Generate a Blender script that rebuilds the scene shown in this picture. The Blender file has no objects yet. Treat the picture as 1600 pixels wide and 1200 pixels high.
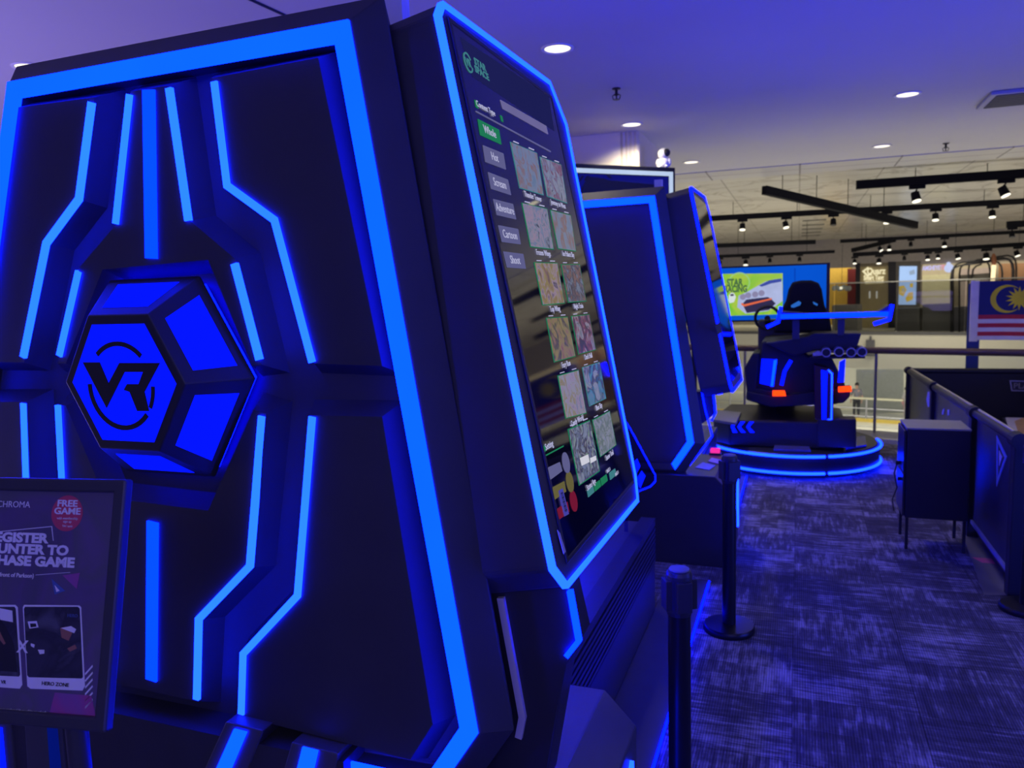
import bpy, bmesh, math, random
from mathutils import Vector as V, Matrix
random.seed(7)
SC = bpy.context.scene
COL = SC.collection

# ------------------------------------------------------------------ camera
CAM = V((0, 0, 1.8))
FPX = 1200.0
ROLL = math.radians(1.7); PITCH = math.atan(140 * math.cos(ROLL) / FPX); YAW = math.radians(20.5)
_f = V((-math.sin(YAW) * math.cos(PITCH), math.cos(YAW) * math.cos(PITCH), -math.sin(PITCH)))
_r0 = V((math.cos(YAW), math.sin(YAW), 0)); _u0 = _r0.cross(_f)
_r = _r0 * math.cos(ROLL) - _u0 * math.sin(ROLL); _u = _r.cross(_f)
cd = bpy.data.cameras.new('camera'); cam = bpy.data.objects.new('camera', cd); COL.objects.link(cam)
cam.matrix_world = Matrix((( _r.x, _u.x, -_f.x, CAM.x), (_r.y, _u.y, -_f.y, CAM.y), (_r.z, _u.z, -_f.z, CAM.z), (0, 0, 0, 1)))
cd.sensor_width = 36; cd.lens = FPX / 1600 * 36; cd.clip_start = 0.05; cd.clip_end = 200
cd.dof.use_dof = True; cd.dof.focus_distance = 1.9; cd.dof.aperture_fstop = 5.0
SC.camera = cam
SC.view_settings.view_transform = 'Standard'; SC.view_settings.look = 'None'
SC.view_settings.gamma = 1; SC.view_settings.use_curve_mapping = False
SC.view_settings.exposure = 0.0

# ------------------------------------------------------------------ world and large lights
W = bpy.data.worlds.new('world'); SC.world = W; W.use_nodes = True
W.node_tree.nodes['Background'].inputs[0].default_value = (0.30, 0.30, 0.52, 1)
W.node_tree.nodes['Background'].inputs[1].default_value = 0.10

def area(name, loc, to, sx, sy, power, col):
    l = bpy.data.lights.new(name, 'AREA'); l.shape = 'RECTANGLE'; l.size = sx; l.size_y = sy
    l.energy = power; l.color = col
    o = bpy.data.objects.new(name, l); COL.objects.link(o); o.location = loc
    o.rotation_euler = (V(to) - V(loc)).to_track_quat('-Z', 'Y').to_euler(); return o
def point(name, loc, power, col, r=0.1):
    l = bpy.data.lights.new(name, 'POINT'); l.energy = power; l.color = col; l.shadow_soft_size = r
    o = bpy.data.objects.new(name, l); COL.objects.link(o); o.location = loc; return o

# added upward fill, as if bounced off the ice, for mall ceiling and balcony
area('ice_bounce_fill', (2.0, 17, -4.0), (2.0, 18.2, 4), 28, 9, 1250, (1.0, 0.93, 0.78))
o = area('shop_lights', (6.0, 34.5, 2.75), (6.0, 34.5, 0), 26, 1.8, 420, (1.0, 0.88, 0.66)); o.rotation_euler = (0, 0, -math.radians(15.5))
o = area('rink_hall_light', (6.0, 33.6, -1.5), (6.0, 36.5, -4), 26, 1.0, 800, (1.0, 0.95, 0.82))
# rest of the game hall beside and behind the camera: added blue fills without fixtures, and the rows of ceiling lamps
area('back_blue_fill', (1.2, -4.6, 1.7), (0.2, 2, 1.5), 6.4, 2.6, 120, (0.05, 0.055, 1.0))
o = area('right_blue_fill', (4.4, 2.6, 0.9), (-0.9, 6.2, 3.45), 2.5, 2.5, 140, (0.03, 0.05, 1.0)); o.data.spread = math.radians(110)  # added fill that turns the near ceiling blue
area('left_violet_fill', (-6.0, 2.5, 0.5), (-5.0, 3.0, 3.45), 4.0, 4.0, 200, (0.42, 0.32, 1.0))  # added fill that lifts the ceiling at left
area('hall_ceiling_lamps', (0.5, -2.2, 3.38), (0.2, -1.6, 0), 6.0, 3.0, 52, (1.0, 0.88, 0.80))
area('aisle_ceiling_lamps', (4.6, 4.0, 3.38), (4.2, 4.4, 0), 2.5, 6.0, 42, (0.7, 0.68, 1.0))

# ------------------------------------------------------------------ projection helpers (points on real planes)
def ray(x, y): return _r * ((x - 800) / FPX) - _u * ((y - 600) / FPX) + _f
def on(ax, v, x, y):
    d = ray(x, y); return CAM + d * ((v - CAM[ax]) / d[ax])
def onp(P, n, x, y):
    d = ray(x, y); return CAM + d * ((P - CAM).dot(n) / d.dot(n))
def dep(x, y, d): return CAM + ray(x, y) * d

class Fr:
    def __init__(s, O, u, v): s.O = V(O); s.u = V(u).normalized(); s.v = V(v).normalized(); s.n = s.u.cross(s.v).normalized()
    def p(s, a, b, c=0): return s.O + s.u * a + s.v * b + s.n * c
    def px(s, x, y, c=0):
        q = onp(s.O + s.n * c, s.n, x, y) - s.O; return (q.dot(s.u), q.dot(s.v))
    def pl(s, L, c=0): return [s.px(x, y, c) for x, y in L]
WF = Fr((0, 0, 0), (1, 0, 0), (0, 1, 0))      # plan view: a=x b=y c=z

def area2(p): return 0.5 * sum(p[i][0] * p[(i + 1) % len(p)][1] - p[(i + 1) % len(p)][0] * p[i][1] for i in range(len(p)))
def ccw(p): return list(p) if area2(p) > 0 else list(p)[::-1]
def offset(p, o):
    n = len(p); out = []
    for i in range(n):
        a, b, c = V(p[i - 1]), V(p[i]), V(p[(i + 1) % n])
        d1 = (b - a).normalized(); d2 = (c - b).normalized()
        n1 = V((d1.y, -d1.x)); n2 = V((d2.y, -d2.x))
        m = (n1 + n2); k = max(0.35, (1 + n1.dot(n2)))
        out.append(tuple(b + m * (o / k)))
    return out

class MB:
    def __init__(s): s.v = []; s.f = []; s.m = []; s.mi = 0
    def add(s, vs, fs):
        o = len(s.v); s.v += [tuple(q) for q in vs]
        for f in fs: s.f.append([i + o for i in f]); s.m.append(s.mi)
        return s
    def prism(s, fr, poly, c0, c1, off0=0.0):
        top = ccw(poly); bot = offset(top, off0) if off0 else top; n = len(top)
        vs = [fr.p(a, b, c0) for a, b in bot] + [fr.p(a, b, c1) for a, b in top]
        fs = [list(range(n))[::-1], [n + i for i in range(n)]] + [[i, (i + 1) % n, n + (i + 1) % n, n + i] for i in range(n)]
        return s.add(vs, fs)
    def ring(s, fr, outer, inner, c0, c1):
        n = len(outer); vs = []
        for c in (c0, c1):
            vs += [fr.p(a, b, c) for a, b in outer] + [fr.p(a, b, c) for a, b in inner]
        fs = []
        for i in range(n):
            j = (i + 1) % n
            fs += [[2 * n + i, 2 * n + j, 3 * n + j, 3 * n + i], [i, n + i, n + j, j], [i, j, 2 * n + j, 2 * n + i], [n + i, 3 * n + i, 3 * n + j, n + j]]
        return s.add(vs, fs)
    def ribbon(s, fr, pts, w, c0, c1):
        n = len(pts); L = []; R = []
        for i in range(n):
            p = V(pts[i]); d1 = (p - V(pts[i - 1])).normalized() if i else None
            d2 = (V(pts[i + 1]) - p).normalized() if i < n - 1 else None
            d1 = d1 or d2; d2 = d2 or d1
            n1 = V((-d1.y, d1.x)); n2 = V((-d2.y, d2.x)); m = (n1 + n2) / max(0.4, 1 + n1.dot(n2))
            L.append(tuple(p + m * w / 2)); R.append(tuple(p - m * w / 2))
        return s.prism(fr, L + R[::-1], c0, c1)
    def box(s, fr, a0, a1, b0, b1, c0, c1): return s.prism(fr, [(a0, b0), (a1, b0), (a1, b1), (a0, b1)], c0, c1)
    def wbox(s, x0, x1, y0, y1, z0, z1): return s.box(WF, x0, x1, y0, y1, z0, z1)
    def cyl(s, p0, p1, r0, r1=None, seg=20, caps=True):
        r1 = r0 if r1 is None else r1; p0 = V(p0); p1 = V(p1); d = (p1 - p0).normalized()
        a = d.orthogonal().normalized(); b = d.cross(a); vs = []
        for p, r in ((p0, r0), (p1, r1)):
            for i in range(seg):
                t = 2 * math.pi * i / seg; vs.append(p + (a * math.cos(t) + b * math.sin(t)) * r)
        fs = [[i, (i + 1) % seg, seg + (i + 1) % seg, seg + i] for i in range(seg)]
        if caps: fs += [list(range(seg))[::-1], [seg + i for i in range(seg)]]
        return s.add(vs, fs)
    def tube(s, pts, r, seg=10, closed=False):
        pts = [V(p) for p in pts]; n = len(pts); vs = []; prev = None
        for i in range(n):
            if closed: d = pts[(i + 1) % n] - pts[i - 1]
            else: d = pts[min(i + 1, n - 1)] - pts[max(i - 1, 0)]
            d.normalize()
            a = (prev - d * prev.dot(d)) if prev else d.orthogonal()
            a.normalize(); prev = a; b = d.cross(a)
            rr = r[i] if isinstance(r, (list, tuple)) else r
            vs += [pts[i] + (a * math.cos(2 * math.pi * k / seg) + b * math.sin(2 * math.pi * k / seg)) * rr for k in range(seg)]
        fs = []
        for i in range(n if closed else n - 1):
            j = (i + 1) % n
            fs += [[i * seg + k, i * seg + (k + 1) % seg, j * seg + (k + 1) % seg, j * seg + k] for k in range(seg)]
        if not closed: fs += [list(range(seg))[::-1], [(n - 1) * seg + k for k in range(seg)]]
        return s.add(vs, fs)
    def lathe(s, c, prof, seg=32, axis=None):
        c = V(c); vs = []; d = V(axis or (0, 0, 1)).normalized()
        a = d.orthogonal().normalized(); b = d.cross(a)
        for r, z in prof:
            vs += [c + (a * math.cos(2 * math.pi * k / seg) + b * math.sin(2 * math.pi * k / seg)) * max(r, 1e-4) + d * z for k in range(seg)]
        fs = []
        for i in range(len(prof) - 1):
            fs += [[i * seg + k, i * seg + (k + 1) % seg, (i + 1) * seg + (k + 1) % seg, (i + 1) * seg + k] for k in range(seg)]
        fs += [list(range(seg))[::-1], [(len(prof) - 1) * seg + k for k in range(seg)]]
        return s.add(vs, fs)
    def sphere(s, c, r, seg=20, rings=12, sc=(1, 1, 1)):
        c = V(c); vs = []
        for i in range(rings + 1):
            t = math.pi * i / rings
            for k in range(seg):
                u = 2 * math.pi * k / seg
                vs.append(c + V((r * sc[0] * math.sin(t) * math.cos(u), r * sc[1] * math.sin(t) * math.sin(u), r * sc[2] * math.cos(t))))
        fs = [[i * seg + k, i * seg + (k + 1) % seg, (i + 1) * seg + (k + 1) % seg, (i + 1) * seg + k] for i in range(rings) for k in range(seg)]
        return s.add(vs, fs)
    def build(s, name, mat, parent=None, bevel=0, smooth=False, kind=None, label=None):
        me = bpy.data.meshes.new(name); o = bpy.data.objects.new(name, me); COL.objects.link(o)
        org = ORG.get(parent.name, V((0, 0, 0))) if parent else None
        if parent is None:
            xs = [q[0] for q in s.v]; ys = [q[1] for q in s.v]; zs = [q[2] for q in s.v]
            org = V(((min(xs) + max(xs)) / 2, (min(ys) + max(ys)) / 2, min(zs)))
            o.location = org
        else: o.parent = parent
        ORG[o.name] = org
        me.from_pydata([tuple(V(q) - org) for q in s.v], [], s.f)
        for m in (mat if isinstance(mat, (list, tuple)) else [mat]): me.materials.append(m)
        for p, i in zip(me.polygons, s.m): p.material_index = i
        bm = bmesh.new(); bm.from_mesh(me); bmesh.ops.recalc_face_normals(bm, faces=bm.faces); bm.to_mesh(me); bm.free()
        if smooth:
            for p in me.polygons: p.use_smooth = True
            try: me.set_sharp_from_angle(angle=math.radians(40))
            except Exception: pass
        if bevel:
            b = o.modifiers.new('bevel', 'BEVEL'); b.width = bevel; b.segments = 2; b.limit_method = 'ANGLE'; b.angle_limit = math.radians(30)
        if kind: o['kind'] = kind
        if label: o['label'] = label
        return o
ORG = {}
def tag(o, label, cat, group=None, kind=None):
    o['label'] = label; o['category'] = cat
    if group: o['group'] = group
    if kind: o['kind'] = kind
    return o
def thing(name, loc, label, cat, group=None):
    o = bpy.data.objects.new(name, None); COL.objects.link(o); o.location = loc; o.empty_display_size = 0.1
    ORG[o.name] = V(loc); return tag(o, label, cat, group)
def copy_tree(o, parent=None):
    c = o.copy(); COL.objects.link(c)
    if parent: c.parent = parent
    for ch in list(o.children): copy_tree(ch, c)
    return c
def text(name, s, fr, a, b, c, size, mat, parent, depth=0.0015, align='CENTER', bold=0.0, shear=0.0, sx=1.0):
    cu = bpy.data.curves.new('t', 'FONT'); cu.body = s; cu.size = 1; cu.align_x = align; cu.align_y = 'CENTER'
    cu.extrude = depth / size; cu.offset = bold; cu.shear = shear; cu.resolution_u = 3
    t = bpy.data.objects.new('t', cu); COL.objects.link(t)
    dg = bpy.context.evaluated_depsgraph_get(); me = bpy.data.meshes.new_from_object(t.evaluated_get(dg))
    bpy.data.objects.remove(t); mb = MB()
    vs = [fr.p(a + q.co.x * size * sx, b + q.co.y * size, c + q.co.z * size) for q in me.vertices]
    mb.add(vs, [list(p.vertices) for p in me.polygons]); bpy.data.meshes.remove(me)
    return mb.build(name, mat, parent)

# ------------------------------------------------------------------ materials
def lin(c):
    return tuple(((x / 255) / 12.92 if x / 255 <= 0.04045 else ((x / 255 + 0.055) / 1.055) ** 2.4) for x in c)
def mat(name, col, rough=0.5, metal=0.0, spec=0.5, var=0.15, scale=9.0, bump=0.0, alpha=None):
    m = bpy.data.materials.new(name); m.use_nodes = True; nt = m.node_tree; b = nt.nodes['Principled BSDF']
    tc = nt.nodes.new('ShaderNodeTexCoord'); nz = nt.nodes.new('ShaderNodeTexNoise'); nz.inputs['Scale'].default_value = scale
    nz.inputs['Detail'].default_value = 4; nt.links.new(tc.outputs['Object'], nz.inputs['Vector'])
    mx = nt.nodes.new('ShaderNodeMix'); mx.data_type = 'RGBA'
    mx.inputs[6].default_value = (*[c * (1 - var) for c in col], 1); mx.inputs[7].default_value = (*[min(1, c * (1 + var)) for c in col], 1)
    nt.links.new(nz.outputs['Fac'], mx.inputs[0]); nt.links.new(mx.outputs[2], b.inputs['Base Color'])
    b.inputs['Roughness'].default_value = rough; b.inputs['Metallic'].default_value = metal
    b.inputs['Specular IOR Level'].default_value = spec
    if bump:
        n2 = nt.nodes.new('ShaderNodeTexNoise'); n2.inputs['Scale'].default_value = 400; nt.links.new(tc.outputs['Object'], n2.inputs['Vector'])
        bp = nt.nodes.new('ShaderNodeBump'); bp.inputs['Strength'].default_value = bump; bp.inputs['Distance'].default_value = 0.002
        nt.links.new(n2.outputs['Fac'], bp.inputs['Height']); nt.links.new(bp.outputs['Normal'], b.inputs['Normal'])
    return m
def glow(name, col, strength=1.0, var=0.12, scale=3.0):
    m = bpy.data.materials.new(name); m.use_nodes = True; nt = m.node_tree; nt.nodes.clear()
    out = nt.nodes.new('ShaderNodeOutputMaterial'); em = nt.nodes.new('ShaderNodeEmission')
    tc = nt.nodes.new('ShaderNodeTexCoord'); nz = nt.nodes.new('ShaderNodeTexNoise'); nz.inputs['Scale'].default_value = scale
    nt.links.new(tc.outputs['Object'], nz.inputs['Vector'])
    mx = nt.nodes.new('ShaderNodeMix'); mx.data_type = 'RGBA'
    mx.inputs[6].default_value = (*[c * (1 - var) for c in col], 1); mx.inputs[7].default_value = (*[c * (1 + var) for c in col], 1)
    nt.links.new(nz.outputs['Fac'], mx.inputs[0]); nt.links.new(mx.outputs[2], em.inputs[0]); em.inputs[1].default_value = strength
    nt.links.new(em.outputs[0], out.inputs[0]); return m
def picture(name, cols, scale=8.0, emis=0.25, seed=0.0, stretch=(1, 1, 1), dist=1.0):
    """printed or screen picture: swirls of the given colours; emis 0 = printed"""
    m = bpy.data.materials.new(name); m.use_nodes = True; nt = m.node_tree; b = nt.nodes['Principled BSDF']
    tc = nt.nodes.new('ShaderNodeTexCoord'); mp = nt.nodes.new('ShaderNodeMapping'); mp.inputs['Location'].default_value = (seed, seed * 1.7, seed * .3)
    mp.inputs['Scale'].default_value = stretch
    nz = nt.nodes.new('ShaderNodeTexNoise'); nz.inputs['Scale'].default_value = scale; nz.inputs['Distortion'].default_value = dist; nz.inputs['Detail'].default_value = 5
    cr = nt.nodes.new('ShaderNodeValToRGB'); el = cr.color_ramp.elements
    while len(el) < len(cols): el.new(0.5)
    for i, c in enumerate(cols):
        el[i].position = 0.30 + 0.40 * i / max(1, len(cols) - 1); el[i].color = (*c, 1)
    nt.links.new(tc.outputs['Object'], mp.inputs['Vector']); nt.links.new(mp.outputs[0], nz.inputs['Vector'])
    nt.links.new(nz.outputs['Fac'], cr.inputs[0]); nt.links.new(cr.outputs[0], b.inputs['Base Color'])
    b.inputs['Roughness'].default_value = 0.35
    if emis:
        nt.links.new(cr.outputs[0], b.inputs['Emission Color']); b.inputs['Emission Strength'].default_value = emis
        b.inputs['Base Color'].default_value = (0, 0, 0, 1); nt.links.remove(b.inputs['Base Color'].links[0])
    return m
def glass(name, tint=(0.95, 0.97, 1.0), refl=0.06):
    m = bpy.data.materials.new(name); m.use_nodes = True; nt = m.node_tree; nt.nodes.clear()
    out = nt.nodes.new('ShaderNodeOutputMaterial'); tr = nt.nodes.new('ShaderNodeBsdfTransparent'); gl = nt.nodes.new('ShaderNodeBsdfGlossy')
    tr.inputs[0].default_value = (*tint, 1); gl.inputs['Roughness'].default_value = 0.01
    fr = nt.nodes.new('ShaderNodeFresnel'); fr.inputs[0].default_value = 1.3; mx = nt.nodes.new('ShaderNodeMixShader')
    nt.links.new(fr.outputs[0], mx.inputs[0]); nt.links.new(tr.outputs[0], mx.inputs[1]); nt.links.new(gl.outputs[0], mx.inputs[2])
    nt.links.new(mx.outputs[0], out.inputs[0]); return m

M = {}
M['black'] = mat('matt_black_panel', (0.040, 0.040, 0.050), 0.55, bump=0.15)
M['black2'] = mat('satin_black_panel', (0.026, 0.026, 0.034), 0.42)
M['deck'] = mat('dark_deck', (0.075, 0.075, 0.088), 0.45)
M['simblack'] = mat('sim_black', (0.005, 0.005, 0.008), 0.55)
M['rubber'] = mat('black_rubber', (0.010, 0.010, 0.013), 0.6)
M['blackmetal'] = mat('black_metal', (0.012, 0.012, 0.016), 0.35, 0.3)
M['steel'] = mat('brushed_steel', (0.42, 0.41, 0.43), 0.4, 0.9, scale=40)
M['alu'] = mat('aluminium_trim', (0.55, 0.52, 0.48), 0.38, 0.85)
M['white'] = mat('white_plastic', (0.75, 0.75, 0.75), 0.45)
M['paper'] = mat('paper', (0.6, 0.58, 0.62), 0.7)
M['led'] = glow('blue_led', (0.004, 0.150, 30.0), 1.0)
M['ledhot'] = glow('bright_blue_led', (0.004, 0.120, 60.0), 1.0)
M['ledadd'] = glow('added_hidden_led', (0.004, 0.10, 85.0), 1.0)  # for LEDs added out of sight to brighten the deck
M['ledc'] = glow('light_blue_led', (0.030, 0.27, 30.0), 1.0)
M['refldim'] = glow('dim_blue_reflection', (0.001, 0.006, 0.16), 1.0, 0.3)
M['ledd'] = glow('deep_blue_led', (0.002, 0.012, 3.5), 1.0, 0.3)
M['ledbar'] = glow('blue_bar_led', (0.002, 0.085, 14.0), 1.0)
M['ledmid'] = glow('blue_edge_led', (0.004, 0.03, 26.0), 1.0)
M['emblem'] = glow('emblem_panel', (0.0015, 0.008, 1.6), 1.0, 0.08)
M['ledwhite'] = glow('white_led', (0.50, 0.62, 0.85), 1.0)
M['lamp'] = glow('warm_lamp', (1.25, 1.14, 0.84), 1.5, 0.05)
M['spot'] = glow('spot_lens', (1.6, 1.5, 1.2), 1.2, 0.05)
M['tail'] = glow('tail_light', (2.2, 0.10, 0.01), 1.0, 0.5, 30)
M['pink'] = glow('pink_glow', (1.2, 0.04, 0.5), 0.8)

# ------------------------------------------------------------------ the setting
def carpet():
    m = bpy.data.materials.new('carpet_tiles'); m.use_nodes = True; nt = m.node_tree; b = nt.nodes['Principled BSDF']
    N = nt.nodes.new; L = nt.links.new
    tc = N('ShaderNodeTexCoord'); sep = N('ShaderNodeSeparateXYZ'); L(tc.outputs['Object'], sep.inputs[0])
    def mth(op, a, bb=None):
        n = N('ShaderNodeMath'); n.operation = op
        for i, v in enumerate((a, bb)):
            if v is None: continue
            if isinstance(v, (int, float)): n.inputs[i].default_value = v
            else: L(v, n.inputs[i])
        return n.outputs[0]
    T = 0.5
    fx = mth('FLOOR', mth('DIVIDE', sep.outputs[0], T)); fy = mth('FLOOR', mth('DIVIDE', sep.outputs[1], T))
    par = mth('MODULO', mth('ABSOLUTE', mth('ADD', fx, fy)), 2)
    def streak(sx, sy, detail=5):
        mp = N('ShaderNodeMapping'); mp.inputs['Scale'].default_value = (sx, sy, 1); L(tc.outputs['Object'], mp.inputs[0])
        nz = N('ShaderNodeTexNoise'); nz.inputs['Scale'].default_value = 1; nz.inputs['Detail'].default_value = detail; nz.inputs['Roughness'].default_value = 0.65
        L(mp.outputs[0], nz.inputs['Vector']); return nz.outputs['Fac']
    mx = N('ShaderNodeMix'); pw = mth('ADD', 0.22, mth('MULTIPLY', par, 0.56)); L(pw, mx.inputs[0]); L(streak(5.0, 46, 4), mx.inputs[2]); L(streak(46, 5.0, 4), mx.inputs[3])
    bx = mth('FLOOR', mth('DIVIDE', sep.outputs[0], mth('ADD', 0.125, mth('MULTIPLY', par, 0.125)))); by = mth('FLOOR', mth('DIVIDE', sep.outputs[1], mth('SUBTRACT', 0.25, mth('MULTIPLY', par, 0.125))))
    wb = N('ShaderNodeTexWhiteNoise'); cbb = N('ShaderNodeCombineXYZ'); L(bx, cbb.inputs[0]); L(by, cbb.inputs[1]); L(par, cbb.inputs[2]); L(cbb.outputs[0], wb.inputs['Vector'])
    wn = N('ShaderNodeTexWhiteNoise'); cb = N('ShaderNodeCombineXYZ'); L(fx, cb.inputs[0]); L(fy, cb.inputs[1]); L(cb.outputs[0], wn.inputs['Vector'])
    big = streak(5.5, 6.5, 3)
    blk = N('ShaderNodeTexBrick')
    s = mth('ADD', mth('MULTIPLY', mx.outputs[0], 0.62), mth('MULTIPLY', big, 0.40)); s = mth('ADD', s, mth('MULTIPLY', wn.outputs['Value'], 0.05)); s = mth('ADD', s, mth('MULTIPLY', wb.outputs['Value'], 0.09))
    nt.nodes.remove(blk)
    cr = N('ShaderNodeValToRGB'); e = cr.color_ramp.elements
    e[0].position = 0.47; e[0].color = (0.075, 0.070, 0.082, 1); e[1].position = 0.74; e[1].color = (0.42, 0.40, 0.45, 1)
    x = e.new(0.58); x.color = (0.12, 0.115, 0.135, 1)
    L(s, cr.inputs[0])
    # fine rib of the pile and the joints of the tiles
    w = N('ShaderNodeTexWave'); w.inputs['Scale'].default_value = 28; w.bands_direction = 'X'; L(tc.outputs['Object'], w.inputs['Vector'])
    jx = mth('ABSOLUTE', mth('SUBTRACT', mth('FRACT', mth('DIVIDE', sep.outputs[0], T)), 0.5)); jy = mth('ABSOLUTE', mth('SUBTRACT', mth('FRACT', mth('DIVIDE', sep.outputs[1], T)), 0.5))
    j = mth('GREATER_THAN', mth('MAXIMUM', jx, jy), 0.494)
    k = mth('SUBTRACT', mth('ADD', 0.72, mth('MULTIPLY', w.outputs['Fac'], 0.5)), mth('MULTIPLY', j, 0.3))
    mul = N('ShaderNodeMix'); mul.data_type = 'RGBA'; mul.blend_type = 'MULTIPLY'; mul.inputs[0].default_value = 1
    L(cr.outputs[0], mul.inputs[6]); cc = N('ShaderNodeCombineColor'); [L(k, cc.inputs[i]) for i in range(3)]; L(cc.outputs[0], mul.inputs[7])
    L(mul.outputs[2], b.inputs['Base Color']); b.inputs['Roughness'].default_value = 0.95; b.inputs['Specular IOR Level'].default_value = 0.1
    bp = N('ShaderNodeBump'); bp.inputs['Strength'].default_value = 0.4; bp.inputs['Distance'].default_value = 0.004; L(w.outputs['Fac'], bp.inputs['Height']); L(bp.outputs[0], b.inputs['Normal'])
    return m
e_ = V((0.964, -0.267, 0)).normalized()              # run of the atrium edge
n_ = V((-0.267, -0.964, 0)).normalized()
E0 = on(2, 0, 1385, 694)                             # a point on the edge of our floor
def edge_at(t, back=0): return E0 + e_ * t - n_ * back
slabA, slabB = edge_at(-9), edge_at(18)
f = MB(); f.prism(WF, [(-9, -5), (19, -5), (slabB.x, slabB.y), (slabA.x, slabA.y)], -0.35, 0.0)
f.build('floor', carpet(), kind='structure')
CZ = 3.45
CE = 12.35
ceil_m = mat('painted_ceiling', (0.52, 0.51, 0.54), 0.6, var=0.04, scale=1.2)
c = MB(); c.wbox(-9, 19, -5, 11.45, CZ, CZ + 0.12); c.build('ceiling', ceil_m, kind='structure')
def panels(name, base, joint, sx, sy, rough, vein):
    m = mat(name, base, rough, var=0.05, scale=0.8); nt = m.node_tree; b = nt.nodes['Principled BSDF']; N = nt.nodes.new; L = nt.links.new
    tc = N('ShaderNodeTexCoord'); br = N('ShaderNodeTexBrick'); br.offset = 0.0
    mp = N('ShaderNodeMapping'); mp.inputs['Rotation'].default_value = (0, 0, -math.radians(0)); L(tc.outputs['Object'], mp.inputs[0]); L(mp.outputs[0], br.inputs['Vector'])
    br.inputs['Scale'].default_value = 1; br.inputs['Brick Width'].default_value = sx; br.inputs['Row Height'].default_value = sy; br.inputs['Mortar Size'].default_value = 0.012
    br.inputs['Color1'].default_value = (*base, 1); br.inputs['Color2'].default_value = (*[q * 0.94 for q in base], 1); br.inputs['Mortar'].default_value = (*joint, 1)
    src = br.outputs['Color']
    if vein:
        w = N('ShaderNodeTexNoise'); w.inputs['Scale'].default_value = 0.55; w.inputs['Detail'].default_value = 7; w.inputs['Distortion'].default_value = 1.4; L(tc.outputs['Object'], w.inputs['Vector'])
        cr = N('ShaderNodeValToRGB'); el = cr.color_ramp.elements; el[0].position = 0.47; el[0].color = (1, 1, 1, 1); el[1].position = 0.53; el[1].color = (1, 1, 1, 1); x = el.new(0.50); x.color = (0.70, 0.69, 0.68, 1)
        L(w.outputs['Fac'], cr.inputs[0]); mu = N('ShaderNodeMix'); mu.data_type = 'RGBA'; mu.blend_type = 'MULTIPLY'; mu.inputs[0].default_value = 1
        L(src, mu.inputs[6]); L(cr.outputs[0], mu.inputs[7]); src = mu.outputs[2]
    L(src, b.inputs['Base Color']); return m
c = MB(); c.wbox(-9, 19, 11.45, CE, CZ - 0.012, CZ + 0.12); c.build('trim_1', panels('bulkhead_panels', (0.6, 0.59, 0.6), (0.25, 0.24, 0.26), 1.25, 0.52, 0.25, False), kind='structure')
c = MB(); c.wbox(-9, 24, CE, 34, 3.62, 3.75); c.build('ceiling_far', panels('marble_ceiling', (0.62, 0.60, 0.55), (0.36, 0.35, 0.33), 1.25, 1.25, 0.22, True), kind='structure')
c = MB(); c.wbox(-9, 24, CE - 0.06, CE, CZ + 0.12, 3.62); c.build('trim_2', ceil_m, kind='structure')
# dark joint in the near ceiling
q0 = on(2, CZ, 395, 0); q1 = on(2, CZ, 452, 26)
dq = (q1 - q0).normalized(); c = MB(); c.tube([q0 - dq * 2 + V((0, 0, -.004)), q1 + dq * 4 + V((0, 0, -.004))], 0.008, 6); c.build('trim_3', M['black'], kind='structure')
# our floor edge: pale kerb, glass balustrade and brown handrail
kerb = MB(); kf = Fr(E0, e_, (0, 0, 1)); kerb.box(kf, -9, 0.12, 0.0, 0.05, -0.10, -0.02)
kerb.build('trim_4', mat('pale_kerb', (0.55, 0.55, 0.62), 0.4), kind='structure')
# square column with fluted corner
colx1 = on(2, CZ, 997, 203).x; coly = on(2, CZ, 985, 203).y + 0.06
cm = mat('cream_column', (0.72, 0.66, 0.52), 0.6, var=0.04)
c = MB(); c.wbox(colx1 - 1.3, colx1 - 0.19, coly, coly + 1.2, 0, CZ)
c.wbox(colx1 - 0.19, colx1, coly + 0.03, coly + 1.2, 0, CZ)
for i in range(4): c.cyl((colx1 - 0.165 + i * 0.047, coly + 0.03, 0.0), (colx1 - 0.165 + i * 0.047, coly + 0.03, CZ), 0.019, seg=14)
c.build('wall_column', cm, kind='structure')
# side walls of the hall
wm = mat('violet_grey_wall', (0.35, 0.34, 0.38), 0.8)
c = MB(); c.wbox(-9.15, -9, -5, 12.3, 0, CZ); c.build('wall_left', wm, kind='structure')
c = MB(); c.wbox(-9, 19, -5.15, -5, 0, CZ); c.build('wall_back', wm, kind='structure')

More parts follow.
